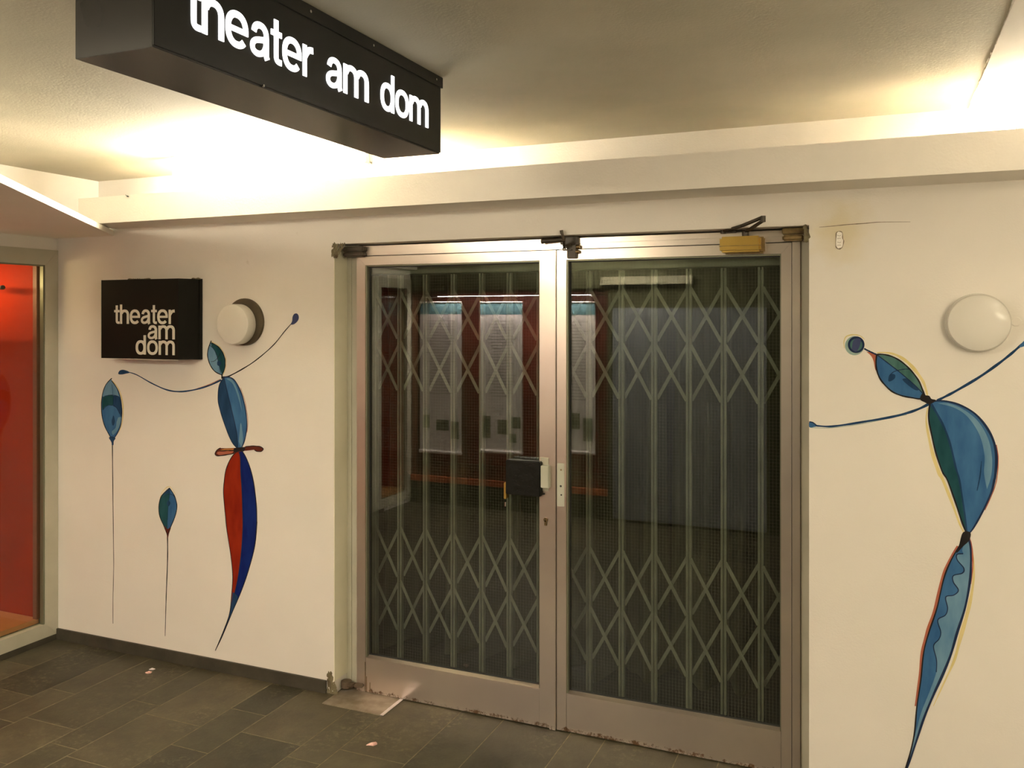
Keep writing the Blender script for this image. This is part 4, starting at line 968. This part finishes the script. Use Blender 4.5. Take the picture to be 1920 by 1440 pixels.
for k, (ua, ub, lab) in enumerate([(787, 865, 'tall white poster with teal header, first on the rail opposite the door'), (900, 979, 'tall white poster with teal header, middle one on the rail opposite the door'), (1034, 1116, 'tall white poster with teal header, last on the rail opposite the door')]):
    Yp = YV + .1; xa, xb = PY(ua, 600, Yp).x, PY(ub, 600, Yp).x; zt_ = mz_(ua, 567, Yp); zb_ = mz_(ua, 845, Yp); yp = YR - .1
    pr = empty('poster', ((xa + xb) / 2, yp, zb_), lab, 'poster', 'posters in the opposite display case')
    box('sheet', xa, xb, yp - .002, yp, zb_, zt_, 'poster', pr)
    box('header_print', xa, xb, yp, yp + .0008, zt_ - .11, zt_ - .012, 'teal', pr)
    bm = bmesh.new(); random.seed(20 + k)
    for j in range(26):
        z = zt_ - .17 - j * .027; wl = (xb - xa) * (.35 + .35 * random.random())
        bx(bm, (xa + xb) / 2 - wl / 2, (xa + xb) / 2 + wl / 2, yp, yp + .0006, z - .005, z)
    link_mesh('text_lines', bm, 'print', pr)
    bm = bmesh.new()
    for (fx, fz, fw, fh) in [((.08, .22, .16, .12), (.40, .20, .30, .10), (.74, .13, .2, .16)), ((.05, .12, .2, .2), (.42, .16, .24, .13), (.74, .22, .22, .10), (.70, .09, .16, .08)), ((.1, .10, .26, .12), (.45, .20, .2, .14), (.72, .10, .22, .2))][k]:
        bx(bm, xa + (xb - xa) * fx, xa + (xb - xa) * (fx + fw), yp, yp + .0006, zb_ + fz, zb_ + fz + fh)
    link_mesh('photo_prints', bm, 'photo', pr)
    bm = bmesh.new(); cyl(bm, (xa, yp + .004, zb_), (xb, yp + .004, zb_), .016, 14); link_mesh('weighted_roll', bm, 'poster', pr, True)
    bm = bmesh.new(); cyl(bm, (xa, yp + .003, zt_), (xb, yp + .003, zt_), .006, 12); link_mesh('hanging_bar', bm, 'metalwhite', pr, True)
arealight('opposite_case_light', ((dx0 + dx1) / 2, YR - .05, zl1 - .03), (math.radians(-8), 0, 0), dx1 - dx0 - .4, .06, 7, (1, .82, .74))
# pale door / panel next to it
pp = box('door_3', mx_(1150), mx_(1438), YR, YR + .03, .02, mz_(1300, 577), 'palepanel', None, bev=.002); tag(pp, kind='structure')
bm = bmesh.new(); bx(bm, mx_(1128), mx_(1300), YR, YR + .05, mz_(1128, 535), mz_(1128, 520), .002); tag(link_mesh('trim_7', bm, 'alu2'), kind='structure')

# ------------------------------------------------------------------ litter and small marks
def scrap(u, v, pts, label, m='paper'):
    p = PZ(u, v, 0); bm = bmesh.new(); random.seed(int(u))
    P = [Vector((p.x + a, p.y + b, .002 + .006 * random.random())) for a, b in pts]
    vs = [bm.verts.new(q) for q in P]; c_ = bm.verts.new(sum(P, Vector()) / len(P) + Vector((0, 0, .005)))
    for i in range(len(vs)): bm.faces.new([vs[i], vs[(i + 1) % len(vs)], c_])
    lo = [bm.verts.new(Vector((q.x, q.y, 0.0003))) for q in P]
    for i in range(len(vs)): j = (i + 1) % len(vs); bm.faces.new([vs[i], lo[i], lo[j], vs[j]])
    bm.faces.new(lo)
    return tag(link_mesh('paper_scrap', bm, m), label, 'litter')
scrap(697, 1397, [(-.018, -.012), (-.004, -.006), (.010, -.004), (.018, .012), (.006, .020), (-.006, .008), (-.014, .004)], 'crumpled pink paper scrap on the slate floor in front of the door')
scrap(279.5, 1262, [(-.016, -.008), (.002, -.010), (.010, .002), (.004, .014), (-.010, .010)], 'tiny pink petal scrap on the slate floor by the skirting')
scrap(284, 1255.5, [(-.010, -.006), (.010, -.002), (.014, .010), (.0, .006)], 'tiny white petal scrap touching the pink one on the slate floor', 'poster')
p = PY(240, 366.5, YB)
bm = bmesh.new(); gv = bmesh.ops.create_icosphere(bm, subdivisions=2, radius=.0045)['verts']
for q in gv: q.co = Vector((p.x + q.co.x * 1.6, YB - .003 + q.co.y * .8, p.z - .004 + q.co.z * .7 - q.co.x * .6))
fy = tag(link_mesh('fly', bm, 'seal', None, True), 'small dark fly on the bright cove edge at the left', 'insect')
bm = bmesh.new()
for s in (-1, 1): prism(bm, [(p.x - .002, p.z - .001), (p.x - .009, p.z + .003 + .002 * s), (p.x - .007, p.z - .001)], YB - .006 - .001 * s, YB - .0055 - .001 * s, 'y')
link_mesh('wing', bm, 'iron', fy)
